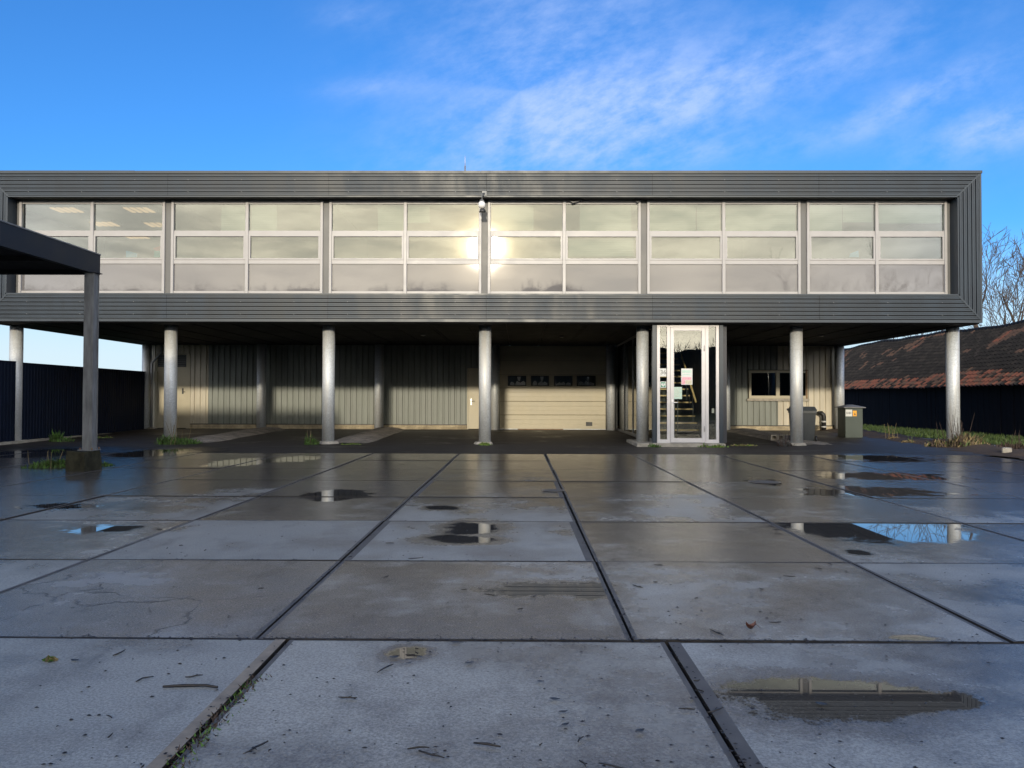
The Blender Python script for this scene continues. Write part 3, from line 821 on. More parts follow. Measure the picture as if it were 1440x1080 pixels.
# garage door
gd = box_obj('garage_door', M['gap'], bld, xg0-0.10, xg1+0.10, WY+0.075, WY+0.10, GR, SOF-0.01)
sec_y = [PZ(y_, WY, 778) for y_ in (603, 583.4, 564.4, 545.6, 526.7, 507, 486)]
sec_y[0] = GR+0.03
for i in range(6):
    z0, z1 = sec_y[i], sec_y[i+1]; mb = MB()
    h = (z1-z0-0.008); ed = [0, 0.03, 0.33, 0.36, 0.64, 0.67, 0.97, 1.0]; dp = [0.008, 0, 0, 0.006, 0.006, 0, 0, 0.008]
    if i == 3: ed = [0, 0.03, 0.97, 1]; dp = [0.008, 0, 0, 0.008]
    for (ea, da), (eb, db) in zip(zip(ed, dp), zip(ed[1:], dp[1:])):
        mb.add([(xg0, WY+0.02+da, z0+h*ea), (xg1, WY+0.02+da, z0+h*ea), (xg1, WY+0.02+db, z0+h*eb), (xg0, WY+0.02+db, z0+h*eb)], [(0, 1, 2, 3)])
    mb.box(xg0, xg1, WY+0.03, WY+0.07, z0, z0+h)
    mb.build('door_section', M['door_cream'], gd)
for xa, xb in ((714, 740), (746.5, 772), (779, 805), (811, 837.5)):
    wa, wb = PX(xa, WY), PX(xb, WY); za, zb_ = PZ(543, WY, 778), PZ(528.5, WY, 778); f_ = 0.035
    mb = MB(); yv = WY-0.008
    mb.box(wa, wb, yv, WY+0.025, za, za+f_); mb.box(wa, wb, yv, WY+0.025, zb_-f_, zb_); mb.box(wa, wa+f_, yv, WY+0.025, za+f_, zb_-f_); mb.box(wb-f_, wb, yv, WY+0.025, za+f_, zb_-f_)
    mb.box(wa+f_, wb-f_, WY+0.002, WY+0.018, za+f_, zb_-f_, 1)
    mb.box(wa+f_, wb-f_, WY+0.0188, WY+0.0195, za+f_, zb_-f_, 2)
    rq = random.Random(int(xa)); W_ = wb-wa-2*f_; H_ = zb_-za-2*f_           # pale shapes painted in for bright reflections in the pane
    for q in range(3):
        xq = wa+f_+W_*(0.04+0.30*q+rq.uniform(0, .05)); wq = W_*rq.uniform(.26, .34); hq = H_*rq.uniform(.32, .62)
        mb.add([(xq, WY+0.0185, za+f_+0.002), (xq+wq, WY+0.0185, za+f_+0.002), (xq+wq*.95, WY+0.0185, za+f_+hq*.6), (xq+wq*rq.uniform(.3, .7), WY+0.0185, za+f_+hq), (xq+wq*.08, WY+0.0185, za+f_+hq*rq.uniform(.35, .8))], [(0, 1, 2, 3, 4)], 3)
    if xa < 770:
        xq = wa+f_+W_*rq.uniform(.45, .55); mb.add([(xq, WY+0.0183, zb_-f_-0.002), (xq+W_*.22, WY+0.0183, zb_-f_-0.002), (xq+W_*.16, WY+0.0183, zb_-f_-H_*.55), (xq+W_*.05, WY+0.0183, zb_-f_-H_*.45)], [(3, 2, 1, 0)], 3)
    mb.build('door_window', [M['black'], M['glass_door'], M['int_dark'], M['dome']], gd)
box_obj('door_vent', M['black'], gd, PX(824, WY), PX(833, WY), WY+0.004, WY+0.025, PZ(599, WY, 828), PZ(593.5, WY, 828))
box_obj('bottom_rail', M['galv'], gd, xg0, xg1, WY+0.005, WY+0.03, GR+0.002, GR+0.03)
for xa, xb in ((xg0-0.11, xg0-0.005), (xg1+0.005, xg1+0.11)):
    strip('door_jamb', xa, xb, WY-0.02, WY+0.074, GR, SOF-0.01, 'post_dark')
box_obj('threshold', M['wood_old'], bld, PX(728, WY), PX(792, WY), WY-0.12, WY-0.03, GR-0.01, GR+0.025)
# personnel door
pd = box_obj('personnel_door', M['door_cream'], bld, xp0, xp1, WY+0.0, WY+0.045, GR+0.02, zpt)
mb = MB(); mb.box(xp0-0.055, xp0-0.004, WY-0.015, WY+0.06, GR, zpt+0.05); mb.box(xp1+0.004, xp1+0.055, WY-0.015, WY+0.06, GR, zpt+0.05); mb.box(xp0-0.003, xp1+0.003, WY-0.015, WY+0.06, zpt+0.003, zpt+0.05)
mb.build('door_frame', M['door_cream'], pd)
mb = MB(); hx = xp0+0.10; hz = PZ(565, WY, 663)
mb.box(hx-0.02, hx+0.02, WY-0.012, WY-0.001, hz-0.12, hz+0.12); mb.tube([(hx, WY-0.012, hz+0.03), (hx, WY-0.06, hz+0.03), (hx+0.13, WY-0.06, hz+0.03)], 0.012, 8)
mb.build('handle', M['steel'], pd)
# louvred door on the left
ld = box_obj('plant_room_door', M['door_cream'], bld, xd0, xd1-0.12, WY+0.0, WY+0.045, GR+0.02, PZ(516, WY, 245))
mb = MB(); zl0, zl1 = PZ(515.5, WY, 245), zdl
mb.box(xd0-0.045, xd0-0.003, WY-0.015, WY+0.06, GR, zdl+0.045); mb.box(xd1-0.117, xd1+0.045, WY-0.015, WY+0.06, GR, zdl+0.045); mb.box(xd0-0.002, xd1-0.118, WY-0.015, WY+0.06, zl1+0.002, zdl+0.045)
mb.build('door_frame', M['door_cream'], ld)
for q in range(6):
    zz = zl0+(zl1-zl0)*(q+0.1)/6; mb = MB()
    mb.add([(xd0, WY-0.005, zz), (xd1-0.12, WY-0.005, zz), (xd1-0.12, WY+0.035, zz+0.05), (xd0, WY+0.035, zz+0.05), (xd0, WY-0.003, zz+0.008), (xd1-0.12, WY-0.003, zz+0.008), (xd1-0.12, WY+0.035, zz+0.058), (xd0, WY+0.035, zz+0.058)],
           [(0, 1, 2, 3), (4, 5, 6, 7), (0, 1, 5, 4)])
    mb.build('louvre', M['pvc'], ld)
mb = MB(); hx, hz = PX(257, WY), PZ(551, WY, 257)
mb.box(hx-0.03, hx+0.03, WY-0.012, WY-0.001, hz-0.08, hz+0.14); mb.tube([(hx, WY-0.01, hz), (hx, WY-0.055, hz), (hx+0.11, WY-0.055, hz)], 0.012, 8)
mb.build('handle', M['bolt_dark'], ld)
# window right of the hall
mb = MB(); f_ = 0.09; xm = lerp(xw0, xw1, 0.49)
ya, yb = WY-0.03, WY+0.10
mb.box(xw0, xw0+f_, ya, yb, zw0, zw1); mb.box(xw1-f_, xw1, ya, yb, zw0, zw1); mb.box(xm-0.07, xm+0.07, ya, yb, zw0, zw1)
for xa, xb in ((xw0+f_, xm-0.07), (xm+0.07, xw1-f_)):
    mb.box(xa, xb, ya, yb, zw0, zw0+0.11); mb.box(xa, xb, ya, yb, zw1-0.09, zw1)
wn = mb.build('window', M['door_cream'], bld)
for xa, xb in ((xw0+f_, xm-0.07), (xm+0.07, xw1-f_)):
    box_obj('pane', M['glass_dark'], wn, xa+0.002, xb-0.002, WY+0.03, WY+0.04, zw0+0.112, zw1-0.092)
box_obj('sill', M['concrete_old'], wn, xw0-0.08, xw1+0.03, WY-0.08, WY+0.02, zw0-0.095, zw0-0.003)
box_obj('rust_strip', M['wood_old'], wn, xw1-0.085, xw1-0.02, WY-0.034, WY-0.031, zw0, zw1)
# ---- glazed entrance hall
VY = 21.20; vs_ = FPX/VY
vx = lambda p: PX(p, VY)
ZP = 0.09
hall = strip('entrance_step', PX(896, 20.9), PX(1020, 20.9), 20.88, 23.0, -0.02, ZP, 'concrete_old')
strip('hall_floor', xv0+0.02, xv1, 23.02, WY-0.02, 0.0, ZP+0.01, 'concrete_old')
zf1 = SOF-0.006
for a_, b_ in ((917.5, 923.5), (1011.5, 1017)):
    strip('entrance_post', vx(a_), vx(b_), VY-0.02, VY+0.12, ZP, zf1, 'trim')
ent = MB(); F1 = VY-0.01; F2 = VY+0.07
zft, zfb = PZ(457, VY, 965), ZP+0.002
def vb(a_, b_, z0, z1, mb): mb.box(vx(a_), vx(b_), F1, F2, z0, z1)
vb(924, 928, zfb, zft, ent); vb(938, 942.3, zfb, zft, ent); vb(992, 996.5, zfb, zft, ent); vb(1007, 1011, zfb, zft, ent)
for a_, b_ in ((928, 938), (996.5, 1007)):
    vb(a_, b_, zfb, zfb+0.09, ent); vb(a_, b_, zft-0.045, zft, ent)
vb(942.3, 992, zft-0.06, zft, ent)
ef = ent.build('entrance_screen', M['frame_door'], bld)
strip('entrance_head', vx(924), vx(1011), VY, VY+0.1, zft+0.004, zf1, 'trim')
for a_, b_ in ((928, 938), (996.5, 1007)):
    box_obj('pane', M['glass_clear'], ef, vx(a_)+0.002, vx(b_)-0.002, VY+0.02, VY+0.03, zfb+0.092, zft-0.047)
dm = MB(); D1 = VY-0.025; D2 = VY+0.05; zdt = zft-0.064
dl, dr = vx(942.6), vx(991.7)
dm.bbox(dl, dl+0.10, D1, D2, zfb+0.01, zdt, 0.008); dm.bbox(dr-0.10, dr, D1, D2, zfb+0.01, zdt, 0.008)
dm.box(dl+0.10, dr-0.10, D1+0.003, D2-0.003, zfb+0.01, zfb+0.13); dm.box(dl+0.10, dr-0.10, D1+0.003, D2-0.003, zdt-0.09, zdt)
ed_ = dm.build('entrance_door', M['frame_door'], bld)
box_obj('pane', M['glass_clear'], ed_, dl+0.102, dr-0.102, VY, VY+0.012, zfb+0.132, zdt-0.092)
mb = MB(); hz = PZ(566, VY, 945); hx = dl+0.055
mb.box(hx-0.022, hx+0.022, D1-0.012, D1-0.001, hz-0.16, hz+0.08); mb.tube([(hx, D1-0.01, hz), (hx, D1-0.06, hz), (hx+0.13, D1-0.06, hz)], 0.013, 8)
mb.build('handle', M['dome'], ed_)
mb = MB(); mb.tube([(dr-0.03, D1-0.012, 0.4), (dr-0.03, D1-0.012, 0.55)], 0.012, 8); mb.tube([(dr-0.03, D1-0.012, 2.6), (dr-0.03, D1-0.012, 2.75)], 0.012, 8)
mb.build('hinge', M['frame'], ed_)
# side glazing of the hall (left flank) and its right wall
sg = MB()
mull = [21.34, 23.3, 25.3, 27.3, 29.55]
for y in mull: sg.box(xv0-0.03, xv0+0.03, y-0.04, y+0.04, ZP, zf1)
for ya_, yb_ in zip(mull, mull[1:]):
    sg.box(xv0-0.028, xv0+0.028, ya_+0.04, yb_-0.04, ZP, ZP+0.09); sg.box(xv0-0.028, xv0+0.028, ya_+0.04, yb_-0.04, zf1-0.07, zf1)
sgo = sg.build('side_glazing', M['pvc'], bld)
for ya_, yb_ in zip(mull, mull[1:]):
    box_obj('pane', M['glass_clear'], sgo, xv0-0.006, xv0+0.006, ya_+0.042, yb_-0.042, ZP+0.092, zf1-0.072)
strip('hall_wall', xv1, xv1+0.10, VY+0.13, WY-0.02, ZP, zf1, 'int_dark')
strip('hall_wall', xv0+0.04, xv1-0.01, WY-0.10, WY-0.03, ZP+0.02, zf1, 'wall_grey')
st = MB()
NT_ = 13; y0s, z0s = 24.0, 0.30
for xx in (4.30, 5.50): 
    st.add([(xx, y0s-0.1, z0s-0.18), (xx, y0s+0.15, z0s-0.18), (xx, y0s+0.255*NT_+0.1, z0s+0.215*NT_-0.1), (xx, y0s+0.255*NT_-0.15, z0s+0.215*NT_),
            (xx+0.04, y0s-0.1, z0s-0.18), (xx+0.04, y0s+0.15, z0s-0.18), (xx+0.04, y0s+0.255*NT_+0.1, z0s+0.215*NT_-0.1), (xx+0.04, y0s+0.255*NT_-0.15, z0s+0.215*NT_)],
           [(0, 1, 2, 3), (4, 7, 6, 5), (0, 4, 5, 1), (1, 5, 6, 2), (2, 6, 7, 3), (3, 7, 4, 0)])
sto = st.build('staircase', M['int_dark'], bld)
for k in range(NT_):
    yk, zk = y0s+0.255*k, z0s+0.215*k
    box_obj('tread', M['wood'], sto, 4.06, 5.56, yk, yk+0.27, zk, zk+0.045)
mb = MB(); mb.tube([(5.44, 23.9, 1.2), (5.44, 26.6, 3.2)], 0.03, 8); mb.build('handrail', M['wood'], sto)
for yk in (24.3, 25.2, 26.1):
    mb = MB(); zz = 1.2+(yk-23.9)*0.741; mb.tube([(5.44, yk, zz-0.9), (5.44, yk, zz-0.02)], 0.012, 6); mb.build('baluster', M['pvc'], sto)
mb = MB(); mb.tube([(4.78, 23.9, 0.1), (4.78, 23.9, 1.55)], 0.016, 8); mb.tube([(4.88, 23.9, 0.1), (4.88, 23.9, 1.55)], 0.016, 8)
mb.build('baluster', M['pvc'], sto)

# ================================================================== small things on the building
def flat(name, x0, x1, z0, z1, y, mat, parent=None, d=0.004): return box_obj(name, M[mat], parent, x0, x1, y-d, y, z0, z1)
YG = VY+0.019
e = flat('house_number', vx(928.3), vx(937.3), PZ(529.4, VY, 933), PZ(518, VY, 933), YG, 'white')
tag(e, 'white house number plate reading 36 in the left pane beside the entrance door', 'number plate')
cu = bpy.data.curves.new('numerals', 'FONT'); cu.body = '36'; cu.size = 0.17; cu.align_x = 'CENTER'; cu.align_y = 'CENTER'
cu.materials.append(M['print_grey'])
tmp = bpy.data.objects.new('numerals_curve', cu)
nme = bpy.data.meshes.new_from_object(tmp); bpy.data.objects.remove(tmp); nme.name = 'numerals'
to = bpy.data.objects.new('numerals', nme); to.rotation_euler = (math.pi/2, 0, 0)
link(to, ((vx(928.3)+vx(937.3))/2, YG-0.006, (PZ(529.4, VY, 933)+PZ(518, VY, 933))/2), e)
s0, s1, t0, t1 = vx(928.6), vx(937), PZ(545.2, VY, 933), PZ(536.5, VY, 933)
e = flat('defibrillator_sign', s0, s1, t0, t1, YG, 'white')
tag(e, 'small green and white heart sign in the pane below the number 36', 'sign')
flat('sign_field', s0+0.018, s1-0.018, t0+0.018, t1-0.018, YG-0.0045, 'print_green', e, 0.002)
mb = MB(); cx_, cz_ = (s0+s1)/2, (t0+t1)/2-0.004; hs = 0.0036
pts = []
for q in range(24):
    a_ = 2*math.pi*q/24
    pts.append((cx_+hs*16*math.sin(a_)**3, cz_+hs*(13*math.cos(a_)-5*math.cos(2*a_)-2*math.cos(3*a_)-math.cos(4*a_))))
mb.add([(p[0], YG-0.0075, p[1]) for p in pts], [tuple(range(23, -1, -1))]); mb.build('heart', M['white'], e)
mb = MB(); mb.add([(cx_+0.012, YG-0.009, cz_+0.03), (cx_-0.016, YG-0.009, cz_-0.003), (cx_+0.002, YG-0.009, cz_-0.003), (cx_-0.010, YG-0.009, cz_-0.035), (cx_+0.018, YG-0.009, cz_+0.004), (cx_+0.001, YG-0.009, cz_+0.004)], [(0, 1, 2, 5), (2, 3, 4, 5)])
mb.build('lightning_bolt', M['print_green'], e)
YD = VY-0.002
x0, x1, z0, z1 = vx(958), vx(973.7), PZ(541, VY, 965), PZ(518.3, VY, 965)
e = flat('poster', x0, x1, z0, z1, YD, 'white'); tag(e, 'white poster with green and pink bands in the middle of the door glass', 'poster')
flat('print_band', x0+0.02, x1-0.03, lerp(z0, z1, .74), lerp(z0, z1, .90), YD-0.0045, 'mint', e, 0.001)
flat('print_band', x0+0.03, x1-0.06, lerp(z0, z1, .60), lerp(z0, z1, .66), YD-0.0045, 'mint', e, 0.001)
flat('print_band', x0+0.02, x1-0.03, lerp(z0, z1, .30), lerp(z0, z1, .47), YD-0.0045, 'pink', e, 0.001)
flat('print_band', x0+0.01, lerp(x0, x1, .35), lerp(z0, z1, .03), lerp(z0, z1, .29), YD-0.0045, 'pink', e, 0.001)
flat('print_band', lerp(x0, x1, .38), x1-0.02, lerp(z0, z1, .04), lerp(z0, z1, .27), YD-0.0045, 'beige', e, 0.001)
e = flat('notice', vx(947.6), vx(959), PZ(561, VY, 953), PZ(544.2, VY, 953), YD-0.006, 'mint')
tag(e, 'plain pale mint notice sheet above the entrance door handle', 'notice')
for q in range(7):
    flat('text_line', vx(948.5), vx(958)-0.03*(q % 3), PZ(547+q*1.8, VY, 953), PZ(546.5+q*1.8, VY, 953), YD-0.0105, 'beige', e, 0.001)
e = box_obj('alarm_box', M['dome'], None, vx(1002.3), vx(1005.6), VY+0.10, VY+0.14, PZ(581, VY, 1004), PZ(574.5, VY, 1004))
tag(e, 'small white switch box behind the right pane of the entrance', 'switch')
# globe lamp / camera under the fascia
dc = empty('dome_camera', (PX(678, YF-0.1), YF-0.2, 6.4), 'white globe camera hanging from a bracket at the centre of the window band', 'camera')
cx_, cz_ = P(677.5, 288, YF-0.22)
mb = MB(); mb.sphere((cx_, YF-0.22, cz_), 0.098, 16, 10, 0, (1, 1, 1.1)); mb.build('globe', M['dome'], dc)
mb = MB(); mb.tube([(cx_, YF-0.22, cz_+0.085), (cx_, YF-0.22, cz_+0.13)], [0.07, 0.05], 12); mb.build('mount', M['pvc'], dc)
mb = MB(); mb.tube([(cx_, YF-0.22, cz_+0.13), (cx_+0.01, YF-0.22, cz_+0.30), (cx_+0.06, YF-0.04, cz_+0.36), (cx_+0.06, YF+0.0, cz_+0.36)], 0.022, 8)
mb.box(cx_+0.0, cx_+0.12, YF-0.04, YF-0.01, cz_+0.29, cz_+0.42); mb.build('bracket', M['pvc'], dc)
mb = MB(); mb.tube([(cx_+0.015, YF-0.21, cz_-0.11), (cx_+0.015, YF-0.2, cz_-0.2)], [0.06, 0.09], 12); mb.build('sensor_cone', M['bolt_dark'], dc)
# roof mast
x_, z_ = P(654, 238, 21.4)
am = empty('roof_antenna', (x_, 21.4, ZT), 'thin antenna mast on the roof edge above the centre of the building', 'antenna')
mb = MB(); mb.tube([(x_, 21.4, ZT-0.06), (x_, 21.4, ZT+0.28)], 0.022, 6); mb.build('mast_foot', M['pvc'], am)
mb = MB(); mb.tube([(x_, 21.4, ZT+0.28), (x_, 21.4, ZT+0.56)], [0.012, 0.006], 6); mb.build('whip', M['galv'], am)
mb = MB(); mb.box(x_-0.04, x_+0.04, 21.36, 21.44, ZT-0.058, ZT+0.03); mb.build('clamp', M['orange'], am)
# soffit downlights
for px, py, lb in ((595, 470, 'small round downlight in the soffit left of the middle front column'), (790, 472, 'small round downlight in the soffit before the garage door'), (1155, 470, 'small round downlight in the soffit above the wheelie bin')):
    Yd = (SOF-EYE)*FPX/(561-py); x_ = PX(px, Yd, py); mb = MB()
    mb.tube([(x_, Yd, SOF-0.045), (x_, Yd, SOF-0.014)], [0.07, 0.08], 14)
    e = mb.build('downlight', M['pvc']); tag(e, lb, 'downlight', 'downlights in the soffit')
    mb = MB(); mb.tube([(x_, Yd, SOF-0.05), (x_, Yd, SOF-0.046)], 0.05, 14); mb.build('lens', M['dome'], e)
# torn flashing dangling under the head trim
for pts, lb in ((((800, 281), (806, 284.5), (815, 282), (824, 278)), 'loose dark sealing strip sagging over the window right of the globe camera'), (((890, 278), (896, 284), (899, 282.5), (903, 277)), 'torn end of sealing strip hanging by the window post')):
    mb = MB(); q = [P(a_, b_, YW-0.1) for a_, b_ in pts]; vs = []; fs = []
    for (xx, zz) in q: vs += [(xx, YW-0.1, zz-0.02), (xx, YW-0.1, zz+0.02), (xx, YW-0.085, zz+0.02), (xx, YW-0.085, zz-0.02)]
    for i in range(len(q)-1):
        for k in range(4): fs.append((i*4+k, i*4+(k+1) % 4, i*4+4+(k+1) % 4, i*4+4+k))
    mb.add(vs, fs); e = mb.build('sealing_strip', M['bolt_dark']); tag(e, lb, 'strip')
# things on the office window sills
def card(pts, y, mat, name, lb, cat):
    mb = MB(); q = [P(a_, b_, y) for a_, b_ in pts]; n = len(q)
    mb.add([(a_, y, b_) for a_, b_ in q]+[(a_, y+0.05, b_) for a_, b_ in q], [tuple(range(n-1, -1, -1)), tuple(range(n, 2*n))]+[(i, (i+1) % n, n+(i+1) % n, n+i) for i in range(n)])
    tag(mb.build(name, M[mat]), lb, cat)
card(((177, 361.5), (192, 361.5), (192, 356), (177, 352)), YW+0.2, 'blue', 'folder', 'light blue folder standing on the office sill behind the canopy corner', 'folder')
card(((217, 361.5), (225, 361.5), (225, 353), (217, 353)), YW+0.2, 'teal', 'box_file', 'teal box file standing on the sill of the leftmost window bay', 'box file')
card(((219, 352.6), (225, 352.6), (225, 346), (215, 349)), YW+0.26, 'red', 'red_box', 'small red box on top of the teal box file', 'box')
card(((1195, 361.5), (1208, 361.5), (1207, 352), (1196, 356)), YW+0.2, 'blue', 'folder', 'light blue folder standing on the office sill of the rightmost window bay', 'folder')
# downpipe at left end
dp = empty('downpipe', (PX(212, 29.2), 29.2, 0.1), 'grey downpipe at the left end of the ground floor wall', 'downpipe')
mb = MB(); xx = PX(213, 29.2); mb.tube([(xx, 29.2, 0.16), (xx, 29.2, 2.6), (xx+0.25, 29.45, 3.0), (xx+0.25, 29.45, SOF)], 0.045, 10); mb.build('pipe', M['pvc'], dp)
mb = MB(); mb.box(xx-0.09, xx+0.09, 29.1, 29.3, 0.09, 0.16); mb.build('foot', M['concrete_old'], dp)
mb = MB(); xx2 = PX(219, WY-0.06); mb.box(xx2-0.06, xx2+0.06, WY-0.1, WY-0.02, 1.9, 2.3); e = mb.build('junction_box', M['door_cream']); tag(e, 'pale junction box on the wall beside the louvred door', 'junction box')

# ================================================================== things in the yard
# wheelie bin
bx, by = PX(1127, 23.1), 23.05
wb_ = empty('wheelie_bin', (bx, by, gz(by)), 'dark grey two wheeled bin standing half behind a front column', 'bin')
def taper(x0, x1, y0, y1, z0, X0, X1, Y0, Y1, z1): 
    mb = MB(); mb.add([(x0, y0, z0), (x1, y0, z0), (x1, y1, z0), (x0, y1, z0), (X0, Y0, z1), (X1, Y0, z1), (X1, Y1, z1), (X0, Y1, z1)],
                      [(0, 3, 2, 1), (4, 5, 6, 7), (0, 1, 5, 4), (1, 2, 6, 5), (2, 3, 7, 6), (3, 0, 4, 7)]); return mb
zb0 = gz(by); A = R(-16)
taper(bx-0.30, bx+0.31, by-0.26, by+0.30, zb0+0.04, bx-0.36, bx+0.36, by-0.34, by+0.38, zb0+0.92).rot((bx, by), A).build('body', M['bin'], wb_)
mb = MB(); mb.box(bx-0.375, bx+0.375, by-0.36, by+0.40, zb0+0.86, zb0+0.935); mb.rot((bx, by), A).build('rim', M['bin'], wb_)
mb = taper(bx-0.39, bx+0.39, by-0.38, by+0.40, zb0+0.938, bx-0.33, bx+0.33, by-0.30, by+0.36, zb0+1.05)
mb.box(bx-0.42, bx-0.391, by-0.1, by+0.2, zb0+0.93, zb0+0.99); mb.rot((bx, by), A).build('lid', M['bin'], wb_)
for s_ in (-1, 1):
    mb = MB(); mb.tube([(bx+s_*0.34, by-0.22, zb0+0.10), (bx+s_*0.39, by-0.22, zb0+0.10)], 0.10, 16); mb.rot((bx, by), A).build('wheel', M['black'], wb_)
mb = MB(); mb.tube([(bx-0.36, by+0.42, zb0+0.98), (bx+0.36, by+0.42, zb0+0.98)], 0.018, 8); mb.rot((bx, by), A).build('handle', M['bin'], wb_)
mb = MB(); mb.box(bx-0.26, bx-0.21, by-0.352, by-0.345, zb0+0.74, zb0+0.85); mb.rot((bx, by), A).build('red_tag', M['red'], wb_)
# utility cabinet
x0, x1, y0, y1 = 10.60, 11.17, 25.3, 25.92; z0 = 0.03
uc = empty('utility_cabinet', ((x0+x1)/2, 25.6, z0), 'dark green electricity cabinet with hipped lid beside the right rear column', 'cabinet')
MB().bbox(x0, x1, y0, y1, z0+0.02, z0+0.98, 0.012).build('body', M['cab'], uc)
mb = MB(); o_ = 0.07
mb.add([(x0-o_, y0-o_, z0+0.985), (x1+o_, y0-o_, z0+0.985), (x1+o_, y1+o_, z0+0.985), (x0-o_, y1+o_, z0+0.985), (x0-o_, y0-o_, z0+1.01), (x1+o_, y0-o_, z0+1.01), (x1+o_, y1+o_, z0+1.01), (x0-o_, y1+o_, z0+1.01), (x0+0.22, y0+0.24, z0+1.09), (x1-0.22, y0+0.24, z0+1.09), (x1-0.22, y1-0.24, z0+1.09), (x0+0.22, y1-0.24, z0+1.09)],
       [(0, 3, 2, 1), (0, 1, 5, 4), (1, 2, 6, 5), (2, 3, 7, 6), (3, 0, 4, 7), (4, 5, 9, 8), (5, 6, 10, 9), (6, 7, 11, 10), (7, 4, 8, 11), (8, 9, 10, 11)])
mb.build('lid', M['cab_lid'], uc)
box_obj('base', M['concrete_old'], uc, x0-0.03, x1+0.03, y0-0.04, y1+0.04, -0.02, z0+0.018)
s1 = box_obj('white_sticker', M['white'], uc, x0+0.01, x0+0.225, y0-0.004, y0-0.001, z0+0.71, z0+0.93)
mb = MB()
for q in range(4): mb.box(x0+0.04+q*0.042, x0+0.062+q*0.042, y0-0.006, y0-0.0045, z0+0.785+0.012*(q % 2), z0+0.85-0.01*(q % 2)); mb.box(x0+0.04+q*0.042, x0+0.07+q*0.042, y0-0.0075, y0-0.0065, z0+0.80, z0+0.812)
mb.build('print', M['print_grey'], s1)
s2 = box_obj('orange_sticker', M['orange'], uc, x0+0.245, x0+0.37, y0-0.004, y0-0.001, z0+0.715, z0+0.895)
mb = MB(); mb.add([(x0+0.27, y0-0.0055, z0+0.755), (x0+0.345, y0-0.0055, z0+0.755), (x0+0.308, y0-0.0055, z0+0.83)], [(0, 1, 2)]); mb.build('warning_triangle', M['wood_old'], s2)
# black bent pipe at the wall
xx = PX(1158, WY-0.2); mb = MB(); yv = WY-0.22; zz = PZ(581, WY, 1155)
mb.tube([(xx, yv, 0.05), (xx, yv, zz-0.15), (xx-0.02, yv, zz-0.05), (xx-0.08, yv, zz), (xx-0.14, yv+0.12, zz), (xx-0.14, WY, zz-0.02)], 0.085, 12)
e = mb.build('bent_pipe', M['black']); tag(e, 'thick black bent pipe coming out of the ground at the cream wall', 'pipe')
for zz2 in (0.22, 0.42):
    mb = MB(); mb.tube([(xx, yv, zz2), (xx, yv, zz2+0.06)], 0.092, 12); mb.build('collar', M['galv'], e)
# hollow concrete blocks by the bin
for i, (px, lb) in enumerate(((1084, 'grey hollow block left of its twin near the wheelie bin'), (1094, 'grey hollow block lying next to the wheelie bin'))):
    Y_ = 23.4; x0 = PX(px, Y_); mb = MB(); z0 = gz(Y_)+0.02
    mb.box(x0, x0+0.03, Y_, Y_+0.3, z0, z0+0.17); mb.box(x0+0.16, x0+0.19, Y_, Y_+0.3, z0, z0+0.17); mb.box(x0+0.03, x0+0.16, Y_, Y_+0.3, z0, z0+0.03); mb.box(x0+0.03, x0+0.16, Y_, Y_+0.3, z0+0.14, z0+0.17); mb.box(x0+0.03, x0+0.16, Y_+0.14, Y_+0.16, z0+0.03, z0+0.14)
    tag(mb.build('hollow_block', M['concrete_old']), lb, 'block', 'hollow blocks by the bin')
# ---- carport canopy on the left
cn = empty('canopy', (-7.8, 13.8, 0), 'flat dark steel canopy corner on a grey post at the left edge', 'canopy')
CX = -7.66; CYB = 14.05; CZ0, CZ1 = PZ(386, 14, 130), PZ(358.5, 14, 130)
box_obj('edge_beam', M['canopy'], cn, CX-0.10, CX, 2.2, CYB, CZ0, CZ1)
box_obj('edge_beam', M['canopy'], cn, -17, CX-0.102, CYB-0.10, CYB, CZ0, CZ1)
box_obj('edge_beam', M['canopy'], cn, -17, CX-0.102, 2.2, 2.3, CZ0, CZ1)
box_obj('deck', M['canopy_under'], cn, -17, CX-0.104, 2.32, CYB-0.102, CZ0+0.08, CZ1-0.05)
for q in range(5): box_obj('cross_beam', M['canopy_under'], cn, -17, CX-0.104, 4.2+q*2.1, 4.3+q*2.1, CZ0+0.0, CZ0+0.078)
x0, x1 = PX(118.0, 13.72, 500), PX(131.5, 13.72, 500); zb_ = PZ(633, 13.8, 120)
mb = MB(); d = 0.012
for (xa, xb, ya, yb) in ((x0, x1, 13.70, 13.70+d), (x0, x1, 13.87, 13.87+d)): mb.box(xa, xb, ya, yb, zb_, CZ0)
mb.bbox(x0+0.025, x1-0.012, 13.714, 13.868, zb_, CZ0, 0.01)
mb.build('post', M['galv_dark'], cn)
box_obj('base_plate', M['galv_dark'], cn, x0-0.05, x1+0.05, 13.64, 13.93, zb_-0.004, zb_+0.014)
for bx_ in (x0-0.02, x1+0.02):
    for by_ in (13.67, 13.90):
        mb = MB(); mb.tube([(bx_, by_, zb_+0.014), (bx_, by_, zb_+0.05)], 0.012, 6); mb.build('bolt', M['wood_old'], cn)
box_obj('cap_plate', M['canopy'], cn, x0-0.04, x1+0.04, 13.66, 13.91, CZ0-0.014, CZ0-0.001)
for yj in (5.1, 8.2, 11.3): box_obj('beam_joint', M['bolt_dark'], cn, CX+0.0005, CX+0.004, yj, yj+0.012, CZ0+0.004, CZ1-0.004)
box_obj('roof_edge', M['pvc'], cn, CX-0.06, CX+0.012, 2.2, CYB+0.012, CZ1+0.001, CZ1+0.022)
xf0, xf1 = PX(97, 13.5, 640), PX(124, 13.5, 640)
xmid = lerp(xf0, xf1, .58)
